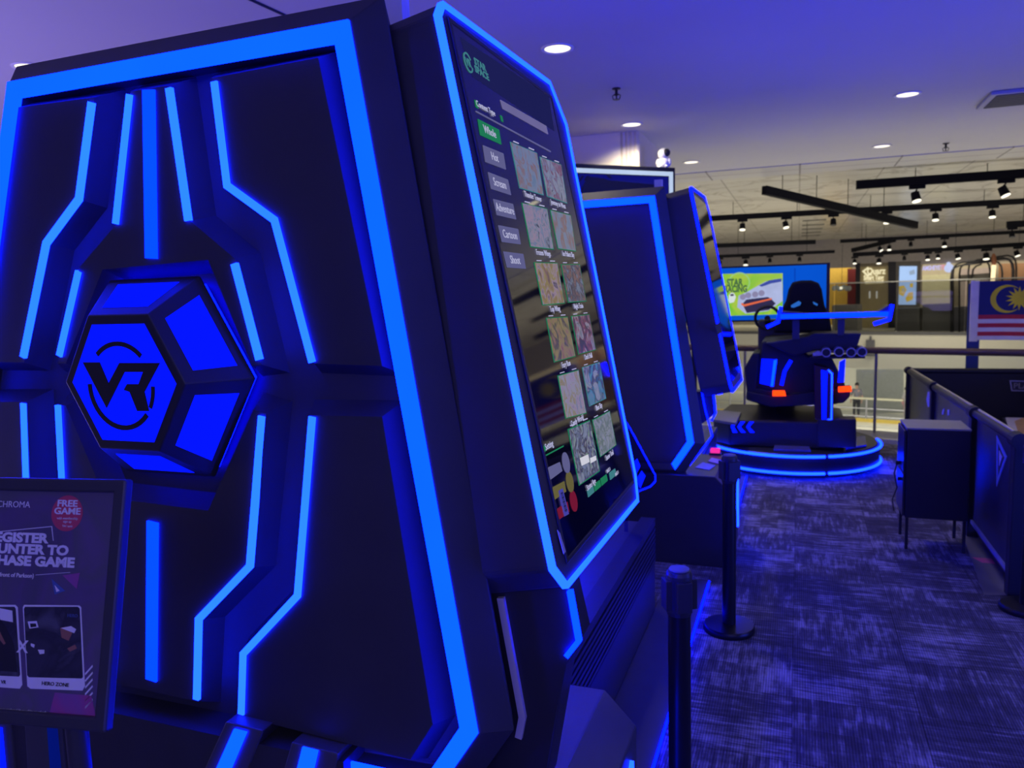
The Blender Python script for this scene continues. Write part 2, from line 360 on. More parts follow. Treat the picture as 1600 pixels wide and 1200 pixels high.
# downlights
def downlight(p, label, on_=True, k=1.0):
    t = thing('downlight', p, label, 'ceiling light', 'round downlights in the low ceiling')
    b = MB(); b.lathe(p + V((0, 0, 0)), [(0.088, 0.001), (0.112, 0.001), (0.114, -0.006), (0.106, -0.010), (0.092, -0.006), (0.088, -0.002)], 36)
    b = MB(); n = 36
    prof = [(0.086, -0.003), (0.092, -0.009), (0.110, -0.010), (0.114, -0.002)]
    vs = []; fs = []
    for r, z in prof: vs += [p + V((r * math.cos(2 * math.pi * i / n), r * math.sin(2 * math.pi * i / n), z)) for i in range(n)]
    for i in range(len(prof) - 1): fs += [[i * n + j, i * n + (j + 1) % n, (i + 1) * n + (j + 1) % n, (i + 1) * n + j] for j in range(n)]
    b.add(vs, fs); b.build('trim_ring', M['white'], t, smooth=True)
    d = MB(); d.lathe(p + V((0, 0, 0)), [(0.087, -0.0045), (0.06, -0.007), (0.01, -0.008)], 36); d.build('diffuser', M['lamp'], t)
    l = bpy.data.lights.new('downlight_lamp', 'SPOT'); l.energy = 45 * k; l.color = (1, 0.87, 0.62); l.spot_size = math.radians(150); l.spot_blend = 0.8; l.shadow_soft_size = 0.07
    o = bpy.data.objects.new('downlight_lamp', l); COL.objects.link(o); o.location = (0, 0, -0.03); o.parent = t
for (x, y), lb, k in (((46, 104), 'round downlight above the left corner of the near game machine', 0.35), ((871, 75), 'largest round downlight, above the touchscreen console', 0.5),
                   ((987, 194), 'round downlight in front of the fluted cream column', 1.9), ((1418, 147), 'round downlight nearest the ceiling vent', 0.6),
                   ((1378, 228), 'round downlight by the panelled ceiling edge, right of the hanging tracks', 0.6), ((1080, 253), 'round downlight beside the white astronaut figurine', 0.8)):
    q = on(2, CZ, x, y); q.z = CZ; downlight(q, lb, k=k)
# vent and sprinklers
p0 = on(2, CZ, 1549, 143); t = thing('ceiling_vent', p0, 'grey rectangular vent in the low ceiling by the right edge of the photo', 'vent')
b = MB(); b.wbox(p0.x, p0.x + 0.62, p0.y, p0.y + 0.62, CZ - 0.03, CZ - 0.001); b.build('vent_frame', mat('vent_grey', (0.42, 0.42, 0.45), 0.5), t, bevel=0.004)
b = MB()
for i in range(7): b.wbox(p0.x + 0.05, p0.x + 0.57, p0.y + 0.05 + i * 0.077, p0.y + 0.095 + i * 0.077, CZ - 0.038, CZ - 0.028)
b.build('vent_slats', M['black'], t)
def sprinkler(p, label):
    t = thing('fire_sprinkler', p, label, 'sprinkler', 'fire sprinklers')
    b = MB(); b.lathe(p, [(0.035, 0), (0.035, -0.008), (0.012, -0.012), (0.012, -0.05), (0.02, -0.055), (0.006, -0.06), (0.006, -0.085), (0.028, -0.088), (0.028, -0.091)], 16); b.build('sprinkler_head', M['blackmetal'], t)
    b = MB()
    for s in (-1, 1): b.tube([p + V((0.012 * s, 0, -0.045)), p + V((0.034 * s, 0, -0.058)), p + V((0.026 * s, 0, -0.086))], 0.004, 6)
    b.build('yoke', M['blackmetal'], t)
q = on(2, CZ, 963, 138); sprinkler(q, 'dark sprinkler on the blue ceiling left of the cream column')
q = on(2, CZ, 1478, 224); sprinkler(q, 'small sprinkler on the panelled ceiling edge over the atrium')

# ------------------------------------------------------------------ VR game machine
PF = Fr((0, 1.51, 0), (1, 0, 0), (0, 0, 1))        # flank panel, faces the camera side
A0 = on(1, 1.62, 885, 918); B0 = on(1, 1.62, 686, 6)
SF = Fr(A0, (0, 1, 0), B0 - A0)                    # leaning touchscreen face
def strip(px, w, mt, root, name='led_line', c0=-0.004, c1=0.006, fr=PF):
    b = MB(); b.ribbon(fr, fr.pl(px) if px and max(px[0]) > 20 else px, w, c0, c1); return b.build(name, mt, root)
def P(*L): return PF.pl(L)
ring_out = [(-1.945, 2.392), (-0.911, 2.398), PF.px(749, 1146), PF.px(679, 1247), (-2.10, 0.60), (-2.46, 0.90)]
ring_out = ccw(ring_out)
ring_in = offset(ring_out, -0.044)

def machine_shell(root):
    b = MB(); rim = offset(ring_out, 0.06)
    n = len(rim); b.prism(PF, ring_out, -0.058, -0.0005, 0.06)
    body = b
    # chamfered box behind the front rim, down to the plinth
    b.prism(PF, rim, -0.80, -0.058)
    b.wbox(-2.2, -0.86, 1.60, 4.05, 0.0, 0.52)
    b.build('cabinet', M['black'], root, bevel=0.004)
    return b

def build_machine(loc, label, detailed, dend=4.10, pend=4.62, ped=-0.86):
    root = thing('vr_arcade_machine', loc, label, 'arcade machine')
    # cabinet: rim ring, recessed back panel
    rim = offset(ring_out, 0.06); rin = offset(ring_in, 0.002); n = len(rim)
    b = MB()
    vs = [PF.p(x, z, -0.058) for x, z in rim] + [PF.p(x, z, 0) for x, z in ring_out] + [PF.p(x, z, 0) for x, z in rin] + [PF.p(x, z, -0.06) for x, z in rin]
    fs = []
    for i in range(n):
        j = (i + 1) % n
        fs += [[i, j, n + j, n + i], [n + i, n + j, 2 * n + j, 2 * n + i], [2 * n + i, 2 * n + j, 3 * n + j, 3 * n + i]]
    vs += [PF.p(x, z, -0.34) for x, z in offset(ring_out, -0.06)]
    for i in range(n):
        j = (i + 1) % n; fs += [[i, 4 * n + i, 4 * n + j, j]]
    fs += [[3 * n + i for i in range(n)], [4 * n + i for i in range(n)][::-1]]
    b.add(vs, fs); b.build('cabinet', M['black'], root, bevel=0.003)
    b = MB(); ro = offset(ring_out, -0.002); k0 = max(range(6), key=lambda k: -ring_out[k][1] + ring_out[k][0]); order = [(k0 + k) % 6 for k in range(5)]
    L = [ro[k] for k in order]; I = [ring_in[k] for k in order]
    if L[1][1] < 0.7: order = [(k0 - k) % 6 for k in range(5)]; L = [ro[k] for k in order]; I = [ring_in[k] for k in order]
    b.prism(PF, L + I[::-1], -0.007, 0.008); b.build('led_border', M['led'], root)
    # plinth, deck, ribbed kick face, base plate, corner pedestal
    b = MB(); b.wbox(-2.25, -0.80, 1.62, dend, 0.0, 0.47); b.build('plinth', M['black2'], root)
    b = MB(); b.wbox(-2.25, -0.735, 2.24, dend, 0.47, 0.535); b.build('deck', M['deck'], root, bevel=0.006)
    b = MB(); b.wbox(-0.80, -0.727, 2.20, dend + 0.02, 0.0, 0.30); b.wbox(-0.80, -0.74, 2.20, dend + 0.02, 0.30, 0.47)
    for i in range(7): b.wbox(-0.745, -0.722, 2.20, dend + 0.02, 0.315 + i * 0.028, 0.331 + i * 0.028)
    b.wbox(-0.80, -0.722, 2.20, dend + 0.02, 0.515, 0.555); b.build('ribbed_kick_panel', M['black2'], root)
    b = MB(); b.wbox(-0.727, -0.486, 2.162, pend, 0.0, 0.035); b.build('base_plate', mat('grey_plate', (0.07, 0.07, 0.085), 0.5), root, bevel=0.004)
    b = MB(); b.tube([(-0.482, 2.165, 0.042), (-0.482, 3.55, 0.042)], 0.006, 8); b.tube([(-0.482, 3.60, 0.042), (-0.482, pend - 0.03, 0.042)], 0.006, 8); b.build('led_floor_line', M['ledmid'], root)
    pf = Fr((0, 0, 0), (1, 0, 0), (0, 0, 1)); b = MB()
    b.prism(pf, [(ped, 0), (-0.44, 0), (-0.44, 0.50), (-0.535, 0.60), (ped, 0.60)], -2.16, -1.47); b.build('pedestal', M['deck'] if detailed else M['black2'], root, bevel=0.006)  # far machine's pedestal gets a darker colour in place of weaker light
    xf = Fr((-0.44, 0, 0), (0, 1, 0), (0, 0, 1)); b = MB()
    b.ribbon(xf, [(1.60, 0.10), (2.05, 0.43), (2.08, 0.10)], 0.022, 0.0, 0.012); b.build('led_pedestal_line', M['ledc'], root)
    b = MB(); b.tube([(-0.435, 1.462, 0.08), (-0.425, 1.462, 0.12), (-0.425, 1.462, 0.58), (-0.43, 1.462, 0.615)], 0.0055, 8); b.build('led_corner_line', M['ledmid'], root)
    # unseen block added inside the machine to carry a light line for the deck
    b = MB(); b.wbox(-2.15, -1.10, 2.42, min(3.9, dend - 0.1), 0.536, 0.98); b.build('added_led_block', M['black2'], root, bevel=0.03)
    b = MB(); b.wbox(-1.099, -1.085, 2.45, min(3.85, dend - 0.15), 0.86, 0.90); b.build('added_led_line', M['ledadd'], root)
    # leaning console
    outp = SF.pl([(690, 4), (858, 128), (884, 195), (992, 742), (996, 783), (885, 918), (864, 890), (684, 22)])
    outp = ccw(outp); inn = offset(outp, -0.0105)
    b = MB(); bk = [(a, q) for a, q in outp]
    b.prism(SF, outp, -0.03, 0.0, 0.0)
    b.v = []; b.f = []; b.m = []; b.prism(SF, outp, -0.195, 0.0); b.build('console', M['black'], root, bevel=0.010)
    b = MB(); b.ring(SF, offset(outp, 0.0025), inn, -0.010, 0.005); b.build('led_console_border', M['ledc'] if detailed else M['ledmid'], root)
    scr = SF.pl([(714, 52), (858, 150), (987, 752), (878, 874)])
    a0 = (scr[0][0] + scr[3][0]) / 2; a1 = (scr[1][0] + scr[2][0]) / 2; b0 = (scr[2][1] + scr[3][1]) / 2; b1 = (scr[0][1] + scr[1][1]) / 2
    rect = [(a0, b0), (a1, b0), (a1, b1), (a0, b1)]
    b = MB(); b.ring(SF, offset(rect, 0.014), offset(rect, 0.001), 0.0, 0.0055); b.build('screen_bezel', M['black2'], root, bevel=0.002)
    sg = mat('screen_glass', (0.006, 0.007, 0.016), 0.05, spec=0.9, var=0.02)
    b = MB(); b.box(SF, a0, a1, b0, b1, -0.002, 0.004); scn = b.build('touchscreen', sg, root)
    # lower part of the console, reaching down beside the deck
    lf = Fr((0, 1.64, 0), (1, 0, 0), (0, 0, 1))
    lp = lf.pl([(762, 900), (886, 916), (906, 1003), (884, 1040)] if detailed else [(762, 900), (840, 912), (850, 1003), (800, 1040)])
    if detailed: lp = lp + [(-0.56, 0.61), (-0.9, 0.61), (-0.9, 1.1)]
    b = MB(); b.prism(lf, lp, -0.10, 0.0); b.build('console_foot', M['black2'], root, bevel=0.004)
    b = MB(); b.ribbon(lf, lf.pl([(891, 922), (905, 1000), (886, 1024)] if detailed else [(842, 922), (852, 1000), (836, 1030)]), 0.012, -0.006, 0.010); b.build('led_foot_line', M['ledhot'] if detailed else M['ledmid'], root)
    if detailed: b = MB(); b.ribbon(lf, lf.pl([(784, 932), (818, 1118), (812, 1150)]), 0.017, 0.0, 0.012); b.build('pale_strip', mat('pale_strip', (0.62, 0.58, 0.60), 0.5), root)
    bb = min(q[1] for q in outp); la = min(q[0] for q in outp) + 0.06
    uf = Fr(SF.p(0, bb + 0.0, 0), SF.u, SF.n)
    b = MB(); b.prism(uf, [(la + 0.06, -0.055), (la + 0.58, -0.055), (la + 0.58, -0.025), (la + 0.06, -0.025)], -0.004, 0.0015); b.build('added_under_led', M['ledadd'], root)  # strip added under the console to light deck and pedestal
    b = MB(); q = on(1, 1.75, 614, 16); b.wbox(q.x - 0.02, q.x + 0.03, 1.74, 1.78, q.z - 0.05, q.z + 0.03); b.build('bracket', M['white'], root)
    if not detailed:
        rf = Fr((0, 1.60, 0), (1, 0, 0), (0, 0, 1)); r2 = Fr((0.05, 5.09, 0), (1, 0, 0), (0, 0, 1)); b = MB()
        for L in ([(1036, 309), (1070, 470)], [(1072, 486), (1102, 640), (1113, 681), (1109, 687), (1077, 727)]):
            b.tube([rf.p(x, z, 0) for x, z in r2.pl(L)], 0.005, 6)
        b.build('led_rim_line', M['ledmid'], root)
        return root, scn, (a0, a1, b0, b1)
    b = MB(); b.prism(PF, PF.pl([(538, 1186), (664, 1214), (673, 1240), (538, 1214)]), 0.0, 0.006); b.build('led_border_foot', M['led'], root)
    # raised pads of the flank
    pads = {
     'side_pad': [[(330, 122), (355, 292), (428, 345), (491, 568), (597, 572), (497, 90)],
                  [(484, 649), (597, 651), (676, 1132), (641, 1187), (377, 1119), (380, 1020), (465, 930)],
                  [(148, 152), (125, 312), (74, 380), (38, 566), (-30, 566), (27, 168)],
                  [(42, 628), (47, 752), (60, 880), (130, 950), (132, 1058), (-40, 1020), (-70, 980), (-38, 628)]],
     'centre_pad': [[(204, 143), (266, 133), (297, 345), (368, 405), (409, 570), (394, 572), (325, 406), (160, 421), (103, 568), (90, 568), (124, 418), (182, 350)],
                    [(95, 632), (103, 634), (163, 777), (325, 798), (396, 640), (416, 646), (393, 886), (313, 968), (307, 1096), (172, 1066), (172, 962), (100, 885)]]}
    for nm, L in pads.items():
        for px in L:
            b = MB(); b.prism(PF, P(*px), -0.062, 0.0, 0.030); b.build(nm, M['black'], root)
    for px in ([(336, 128), (356, 290), (430, 344), (489, 566)], [(489, 651), (466, 930), (381, 1021), (378, 1115)],
               [(144, 160), (124, 311), (73, 380), (37, 558)], [(38, 630), (42, 752), (56, 880), (126, 950), (128, 1052)],
               [(204, 148), (182, 350)], [(265, 138), (295, 345)], [(124, 424), (94, 556)], [(367, 412), (406, 562)],
               [(92, 633), (98, 752), (100, 885), (168, 962), (168, 1060)], [(410, 650), (391, 884), (311, 967), (308, 1092)]):
        strip(px, 0.0175, M['ledc'], root)
    for px in ([(234, 141), (238, 404)], [(240, 815), (238, 1062)]): strip(px, 0.036, M['ledbar'], root, 'led_bar')
    # slanted light fins on the plinth front
    ff = Fr((0, 1.47, 0), (1, 0, 0), (0, 0, 1))
    for hp, lp_ in (([(352, 1128), (411, 1142), (372, 1240), (305, 1232)], [(367, 1138), (387, 1143), (352, 1225), (330, 1221)]),
                    ([(455, 1160), (528, 1178), (512, 1275), (425, 1265)], [(474, 1166), (498, 1172), (478, 1260), (452, 1255)]),
                    ([(-14, 1120), (16, 1126), (26, 1230), (-14, 1230)], [(-8, 1134), (4, 1137), (12, 1225), (-8, 1225)]),
                    ([(36, 1100), (94, 1106), (104, 1230), (44, 1230)], [(74, 1112), (88, 1114), (98, 1225), (82, 1225)])):
        b = MB(); b.prism(ff, ff.pl(hp), -0.12, 0.0); fin = b.build('light_fin', M['deck'], root, bevel=0.004)
        b = MB(); b.prism(ff, ff.pl(lp_), 0.0, 0.005); b.build('fin_glow', M['led'] if hp[0][0] > 100 else (M['ledd'] if hp[0][0] < 0 else M['refldim']), fin)  # the dim one is a deep blue reflection put in as weak glow
    b = MB(); kk = ff.pl([(-60, 1075), (160, 1112), (345, 1152), (535, 1192)]); b.prism(ff, kk + [(kk[3][0], 0.0), (kk[0][0], 0.0)], -0.13, -0.004); b.build('skirt_panel', M['black'], root)
    # hexagon emblem
    hf = 0.11; front = ccw(PF.pl([(107, 598), (146, 490), (240, 486), (287, 605), (237, 706), (147, 700)], hf))
    cx = sum(q[0] for q in front) / 6; cz = sum(q[1] for q in front) / 6; rad = sum(math.hypot(q[0] - cx, q[1] - cz) for q in front) / 6
    hexa = lambda r: [(cx + r * math.cos(math.radians(60 * k)), cz + r * math.sin(math.radians(60 * k))) for k in range(6)]
    rb = 0.292
    b = MB()
    fo, ba = hexa(rad), hexa(rb)
    vs = [PF.p(x, z, hf) for x, z in fo] + [PF.p(x, z, -0.012) for x, z in ba] + [PF.p(x, z, -0.06) for x, z in hexa(0.250)]
    fs = [[0, 1, 2, 3, 4, 5]] + [[6 + k, 6 + (k + 1) % 6, (k + 1) % 6, k] for k in range(6)] + [[12 + k, 12 + (k + 1) % 6, 6 + (k + 1) % 6, 6 + k] for k in range(6)]
    b.add(vs, fs); em = b.build('emblem', M['black2'], root, bevel=0.003)
    hr = hexa(0.264); b = MB(); b.tube([PF.p(x, z, -0.042) for x, z in hr], 0.006, 8, closed=True); b.build('led_halo', M['ledmid'], em)
    b = MB(); b.prism(PF, hexa(rad - 0.025), hf - 0.004, hf + 0.0015); b.build('emblem_light', M['emblem'], em)
    for k in range(6):
        q = [V((fo[k][0], fo[k][1], hf)), V((fo[(k + 1) % 6][0], fo[(k + 1) % 6][1], hf)), V((ba[(k + 1) % 6][0], ba[(k + 1) % 6][1], -0.012)), V((ba[k][0], ba[k][1], -0.012))]
        q = [PF.p(*w) for w in q]
        def bl(s, t): return (q[0] * (1 - s) + q[1] * s) * (1 - t) + (q[3] * (1 - s) + q[2] * s) * t
        nn = (q[1] - q[0]).cross(q[3] - q[0]).normalized()
        if nn.y > 0: nn = -nn
        vs = [bl(s, t) + nn * 0.0015 for s, t in ((0.16, 0.20), (0.84, 0.20), (0.86, 0.84), (0.14, 0.84))]
        b = MB(); b.add(vs + [w - nn * 0.004 for w in vs], [[0, 1, 2, 3], [0, 1, 5, 4], [1, 2, 6, 5], [2, 3, 7, 6], [3, 0, 4, 7]]); b.build('emblem_light', M['emblem'], em)
    # VR mark of the emblem
    mk = MB()
    LG = lambda pts: PF.pl(pts, hf)
    c0, c1 = hf + 0.0012, hf + 0.0035
    mk.prism(PF, LG([(131, 566), (157, 566), (171, 599), (188, 567), (251, 567), (227, 612), (234, 642), (216, 642), (204, 612), (195, 609), (200, 600), (218, 600), (225, 581), (196, 581), (168, 637)]), c0, c1)
    cxp, czp = PF.px(190, 603, hf); ex = abs(PF.px(240, 603, hf)[0] - cxp); ez = abs(PF.px(190, 668, hf)[1] - czp)
    def arc(t0, t1, w):
        pts = [(cxp + ex * math.cos(math.radians(t0 + (t1 - t0) * i / 16)), czp + ez * math.sin(math.radians(t0 + (t1 - t0) * i / 16))) for i in range(17)]
        mk.ribbon(PF, pts, w, c0, c1)
    arc(45, 132, 0.011); arc(178, 318, 0.012); arc(-30, 0, 0.010)
    mk.build('emblem_mark', M['rubber'], em)
    # clear wing plate with light edges on the deck
    wf = Fr((0, 3.9, 0), (1, 0, 0), (0, 0, 1)); wp = wf.pl([(972, 650), (984, 668), (1024, 742), (1024, 752), (1016, 760), (996, 768), (975, 775)])
    b = MB(); b.prism(wf, wp, 0, 0.008); b.wbox(wp[6][0], wp[6][0] + 0.02, 3.895, 3.9, 0.53, wp[6][1]); b.build('clear_wing', glass('acrylic', (0.55, 0.55, 0.95)), root)
    b = MB(); b.tube([wf.p(x, z, 0.004) for x, z in wp], 0.0035, 6); b.build('led_wing_edge', M['ledmid'], root)
    for px in ([(990, 722), (996, 716), (1001, 728), (994, 742)], [(995, 748), (1003, 735), (1009, 743), (1001, 762)]):
        b = MB(); b.prism(wf, wf.pl(px), 0.008, 0.014); b.build('led_wing_lens', M['ledd'], root)
    return root, scn, (a0, a1, b0, b1)

near_root, near_screen, SR = build_machine((-1.4, 2.6, 0), 'large black arcade machine with glowing VR hexagon and blue light lines, nearest the camera', True)
far_root, far_screen, _ = build_machine((-1.4, 2.6, 0), 'second black arcade machine in the row, plain dark flank inside a blue light border', False, 3.55, 3.90, -1.7)
far_root.location = (-1.4 + 0.05, 2.6 + 3.49, 0)
for ch in far_root.children:      # its console stands a little further out
    if ch.name.split('.')[0] in ('console', 'led_console_border', 'screen_bezel', 'touchscreen'): ch.location.x += 0.05

# ------------------------------------------------------------------ what the near touchscreen shows
s_grey = glow('screen_grey', lin((92, 92, 138)), 1.0, 0.05); s_green = glow('screen_green', lin((30, 118, 84)), 1.0, 0.05)
s_white = glow('screen_white', lin((170, 170, 205)), 1.0, 0.05); s_dim = glow('screen_dim', lin((28, 30, 84)), 1.0, 0.1)
s_teal = glow('screen_teal', lin((60, 120, 130)), 1.0, 0.05); s_yel = glow('screen_yellow', lin((98, 92, 58)), 1.0, 0.05); s_red = glow('screen_red', lin((112, 22, 52)), 1.0, 0.05)
cS = 0.004
def squad(name, px, m, lift=0.0016):
    b = MB(); b.prism(SF, SF.pl(px, cS), cS - 0.001, cS + lift); return b.build(name, m, near_screen)
def stext(s, x, y, size, m, name='screen_text', **k):
    a, b = SF.px(x, y, cS); return text(name, s, SF, a, b, cS + 0.002, size, m, near_screen, depth=0.0004, **k)
squad('background_glow', [(719, 58), (857, 150), (866, 205), (738, 120)], s_dim, 0.0004)
stext('VR', 731, 99, 0.026, s_teal, bold=0.03, shear=-0.1); 
a, b_ = SF.px(731, 98, cS); b = MB(); b.ribbon(SF, [(a + 0.022 * math.cos(t / 16 * 5.4 + 0.5), b_ + 0.022 * math.sin(t / 16 * 5.4 + 0.5)) for t in range(17)], 0.004, cS, cS + 0.002); b.build('logo_ring', s_teal, near_screen)
stext('STAR', 749, 102, 0.024, s_teal, bold=0.03, sx=1.3); stext('SPACE', 752, 115, 0.024, s_teal, bold=0.03, sx=1.3)
squad('menu_bullet', [(741, 156), (745, 159), (747, 170), (743, 167)], s_green); stext('Content Type', 758, 170, 0.021, s_white)
squad('bar_line', [(743, 173), (860, 236), (860, 238), (743, 175)], s_grey); squad('search_bar', [(781, 156), (853, 197), (856, 210), (785, 170)], glow('search_grey', lin((105, 100, 150)), 1.0, 0.3))
squad('menu_bullet', [(781, 180), (784, 182), (786, 191), (783, 189)], s_green)
for s, px, m in (('Whole', [(746, 186), (779, 203), (783, 226), (750, 211)], s_green), ('Hot', [(754, 227), (786, 240), (790, 265), (758, 253)], s_grey),
                 ('Scream', [(762, 269), (793, 281), (798, 305), (767, 295)], s_grey), ('Adventure', [(770, 311), (801, 319), (806, 343), (776, 336)], s_grey),
                 ('Cartoon', [(778, 352), (809, 358), (813, 382), (784, 378)], s_grey), ('Shoot', [(786, 393), (817, 397), (821, 420), (792, 418)], s_grey)):
    squad('menu_button', px, m); stext(s, sum(q[0] for q in px) / 4, sum(q[1] for q in px) / 4, 0.028, s_white)
sky_, ice, red_, org, gold, wht, dk, pk = (0.16, 0.26, 0.42), (0.24, 0.30, 0.44), (0.24, 0.06, 0.10), (0.30, 0.17, 0.14), (0.33, 0.27, 0.08), (0.36, 0.38, 0.48), (0.04, 0.04, 0.08), (0.42, 0.30, 0.44)
tiles = [('Thunder Tower', [(798, 223), (838, 240), (848, 304), (812, 293)], [sky_, ice, ice, org, ice, sky_]), ('Journey to West', [(844, 246), (876, 258), (885, 317), (855, 306)], [wht, red_, ice, wht, dk]),
         ('Frozen Wings', [(816, 318), (854, 327), (864, 389), (829, 385)], [ice, sky_, pk, ice, dk]), ('Ice Palace Sky', [(860, 329), (891, 337), (899, 392), (872, 388)], [sky_, ice, ice, org, ice]),
         ('Top Wing', [(835, 411), (870, 412), (881, 473), (848, 476)], [dk, org, gold, pk, dk]), ('Night Train', [(877, 414), (905, 414), (915, 470), (888, 472)], [dk, ice, dk, org, dk]),
         ('Fury Run', [(854, 498), (886, 496), (898, 556), (866, 565)], [red_, org, gold, dk, org]), ('Dark Hall', [(893, 495), (920, 492), (930, 546), (904, 553)], [dk, dk, red_, wht, dk]),
         ('Candy World', [(872, 588), (903, 579), (915, 645), (884, 653)], [sky_, pk, wht, gold, pk]), ('Blue Sky', [(910, 575), (936, 567), (946, 622), (921, 634)], [sky_, (0.05, 0.3, 0.45), dk, wht, sky_]),
         ('Stone Age', [(888, 672), (921, 658), (936, 735), (905, 757)], [wht, ice, dk, wht, (0.05, 0.35, 0.08)]), ('Snow Trail', [(926, 657), (952, 643), (962, 695), (938, 713)], [ice, wht, (0.12, 0.2, 0.16), wht, ice])]
for i, (cap, px, cols) in enumerate(tiles):
    gx = sum(q[0] for q in px) / 4; gy = sum(q[1] for q in px) / 4
    fr_px = [(gx + (x - gx) * 1.06, gy + (y - gy) * 1.04) for x, y in px]
    squad('tile_frame', fr_px, s_green if i not in (9, 0, 1) else s_teal, 0.0008)
    squad('game_tile', px, picture('game_picture', cols, 16 + 5 * (i % 3), 0.55, i * 3.1, (1, 1, 1), 1.5))
    dx = px[3][0] - px[0][0]; dy = px[3][1] - px[0][1]
    stext(cap, (px[2][0] + px[3][0]) / 2 + dx * 0.14, (px[2][1] + px[3][1]) / 2 + dy * 0.13, 0.022, s_white, 'tile_caption')
    for k in (0.12, 0.72):
        x = px[0][0] + (px[1][0] - px[0][0]) * k - dx * 0.07; y = px[0][1] + (px[1][1] - px[0][1]) * k - dy * 0.07
        ux = (px[1][0] - px[0][0]) * 0.2; uy = (px[1][1] - px[0][1]) * 0.2
        squad('tile_tick', [(x, y), (x + ux, y + uy), (x + ux + dx * .02, y + uy + dy * .02), (x + dx * .02, y + dy * .02)], s_white)
squad('panda_snow', [(905, 716), (918, 710), (920, 722), (908, 728)], glow('screen_bright', (0.6, 0.6, 0.7), 1), 0.0022)
squad('panda_snow', [(921, 716), (930, 712), (931, 719), (922, 724)], glow('screen_bright', (0.6, 0.6, 0.7), 1), 0.0022)
stext('Setting', 857, 696, 0.022, s_white); squad('menu_bullet', [(848, 697), (851, 696), (853, 705), (850, 706)], s_green); squad('bar_line', [(852, 711), (880, 696), (880, 698), (852, 713)], s_green)
for px, m in (([(855, 731), (874, 722), (878, 736), (859, 750)], s_grey), ([(862, 762), (881, 752), (884, 768), (866, 781)], s_yel), ([(869, 796), (886, 784), (889, 800), (873, 812)], s_red)):
    squad('setting_button', px, m)
for x, y, m in ((884, 723, s_grey), (890, 753, s_yel), (896, 783, s_red)):
    a, b_ = SF.px(x, y, cS); b = MB(); b.cyl(SF.p(a, b_, cS), SF.p(a, b_, cS + 0.0018), 0.026, seg=28); b.build('round_button', m, near_screen)
for i in range(4):
    x = 917 + i * 10.5 + (3 if i == 3 else 0); y = 770 - i * 9.0
    squad('page_button', [(x, y - 4), (x + 9, y - 11), (x + 11, y - 1), (x + 2, y + 7)], s_teal if i in (0, 3) else s_green)
for x, y in ((950, 735), (963, 740)): stext('PAGE 1', x, y, 0.014, s_white)
b = MB(); lab = SF.pl([(873, 767), (879, 763), (889, 803), (882, 807)], cS + 0.003); b.prism(SF, lab, cS, cS + 0.0035); b.build('barcode_label', M['paper'], near_screen)
b = MB()
for i in range(14):
    t = 0.12 + i * 0.055; w = 0.018 + 0.018 * (i % 3 == 0)
    def lp(s, tt): p_ = V(lab[0]) * (1 - s) * (1 - tt) + V(lab[1]) * s * (1 - tt) + V(lab[2]) * s * tt + V(lab[3]) * (1 - s) * tt; return (p_.x, p_.y)
    b.prism(SF, [lp(0.28, t), lp(0.75, t), lp(0.75, t + w), lp(0.28, t + w)], cS + 0.003, cS + 0.0042)
b.build('barcode_bars', M['rubber'], near_screen)
b = MB(); b.prism(SF, SF.pl([(870, 828), (874, 833), (883, 862), (880, 866)], cS), cS, cS + 0.002); b.build('peeling_film', M['paper'], near_screen)
# far touchscreen: small lights of its menu
def fsq(name, px, m):
    fs = Fr(SF.O + V((0.10, 3.49, 0)), SF.u, SF.v); b = MB(); sh = far_root.location - V((-1.4, 2.6, 0)) + V((0.05, 0, 0))
    b.prism(fs, fs.pl(px, cS), cS, cS + 0.002); b.v = [tuple(V(q) - sh) for q in b.v]; b.build(name, m, far_screen)
fsq('menu_glow', [(1117, 508), (1123, 504), (1128, 520), (1122, 523)], s_dim)

# ------------------------------------------------------------------ poster on its stand (left edge)
BR = dep(170, 1143, 1.34); TR = dep(149, 753, 1.41)
rt = V((0.985, 0.174, 0)).normalized(); up = (TR - BR); up = (up - rt * up.dot(rt)).normalized(); HH = (TR - BR).length
WD = 0.315
FF = Fr(BR - rt * WD, rt, up)
base_xy = FF.p(WD * 0.66, 0, -0.05)
po = thing('poster_stand', (base_xy.x, base_xy.y, 0), 'dark purple game poster with red FREE GAME disc in a black frame on a pole', 'poster stand')
fm = mat('charcoal_frame', (0.05, 0.05, 0.065), 0.35)
rect = [(0, 0), (WD, 0), (WD, HH), (0, HH)]
b = MB(); b.ring(FF, rect, offset(rect, -0.024), -0.012, 0.010); b.box(FF, 0.01, WD - 0.01, 0.01, HH - 0.01, -0.012, -0.004); b.build('frame', fm, po, bevel=0.006)
ins = offset(rect, -0.022)
pbg = picture('poster_background', [(0.10, 0.09, 0.14), (0.13, 0.09, 0.20), (0.12, 0.11, 0.15), (0.16, 0.10, 0.24)], 5, 0, 2.0)
b = MB(); b.prism(FF, ins, -0.004, 0.0); sheet = b.build('poster_sheet', pbg, po)
ptx = mat('poster_white', (0.92, 0.88, 0.95), 0.5); pred = mat('poster_red', (0.62, 0.07, 0.14), 0.5); pmag = picture('poster_magenta', [(0.30, 0.08, 0.30), (0.40, 0.08, 0.28), (0.20, 0.12, 0.36)], 6, 0, 1.0)
ppic = picture('poster_photo', [(0.03, 0.03, 0.05), (0.05, 0.05, 0.08), (0.03, 0.03, 0.05), (0.10, 0.10, 0.14)], 14, 0, 5.0); pdark = mat('poster_black', (0.02, 0.02, 0.03), 0.5)
pblue = mat('poster_blue', (0.08, 0.14, 0.40), 0.5); pskin = mat('poster_skin', (0.35, 0.15, 0.10), 0.6)
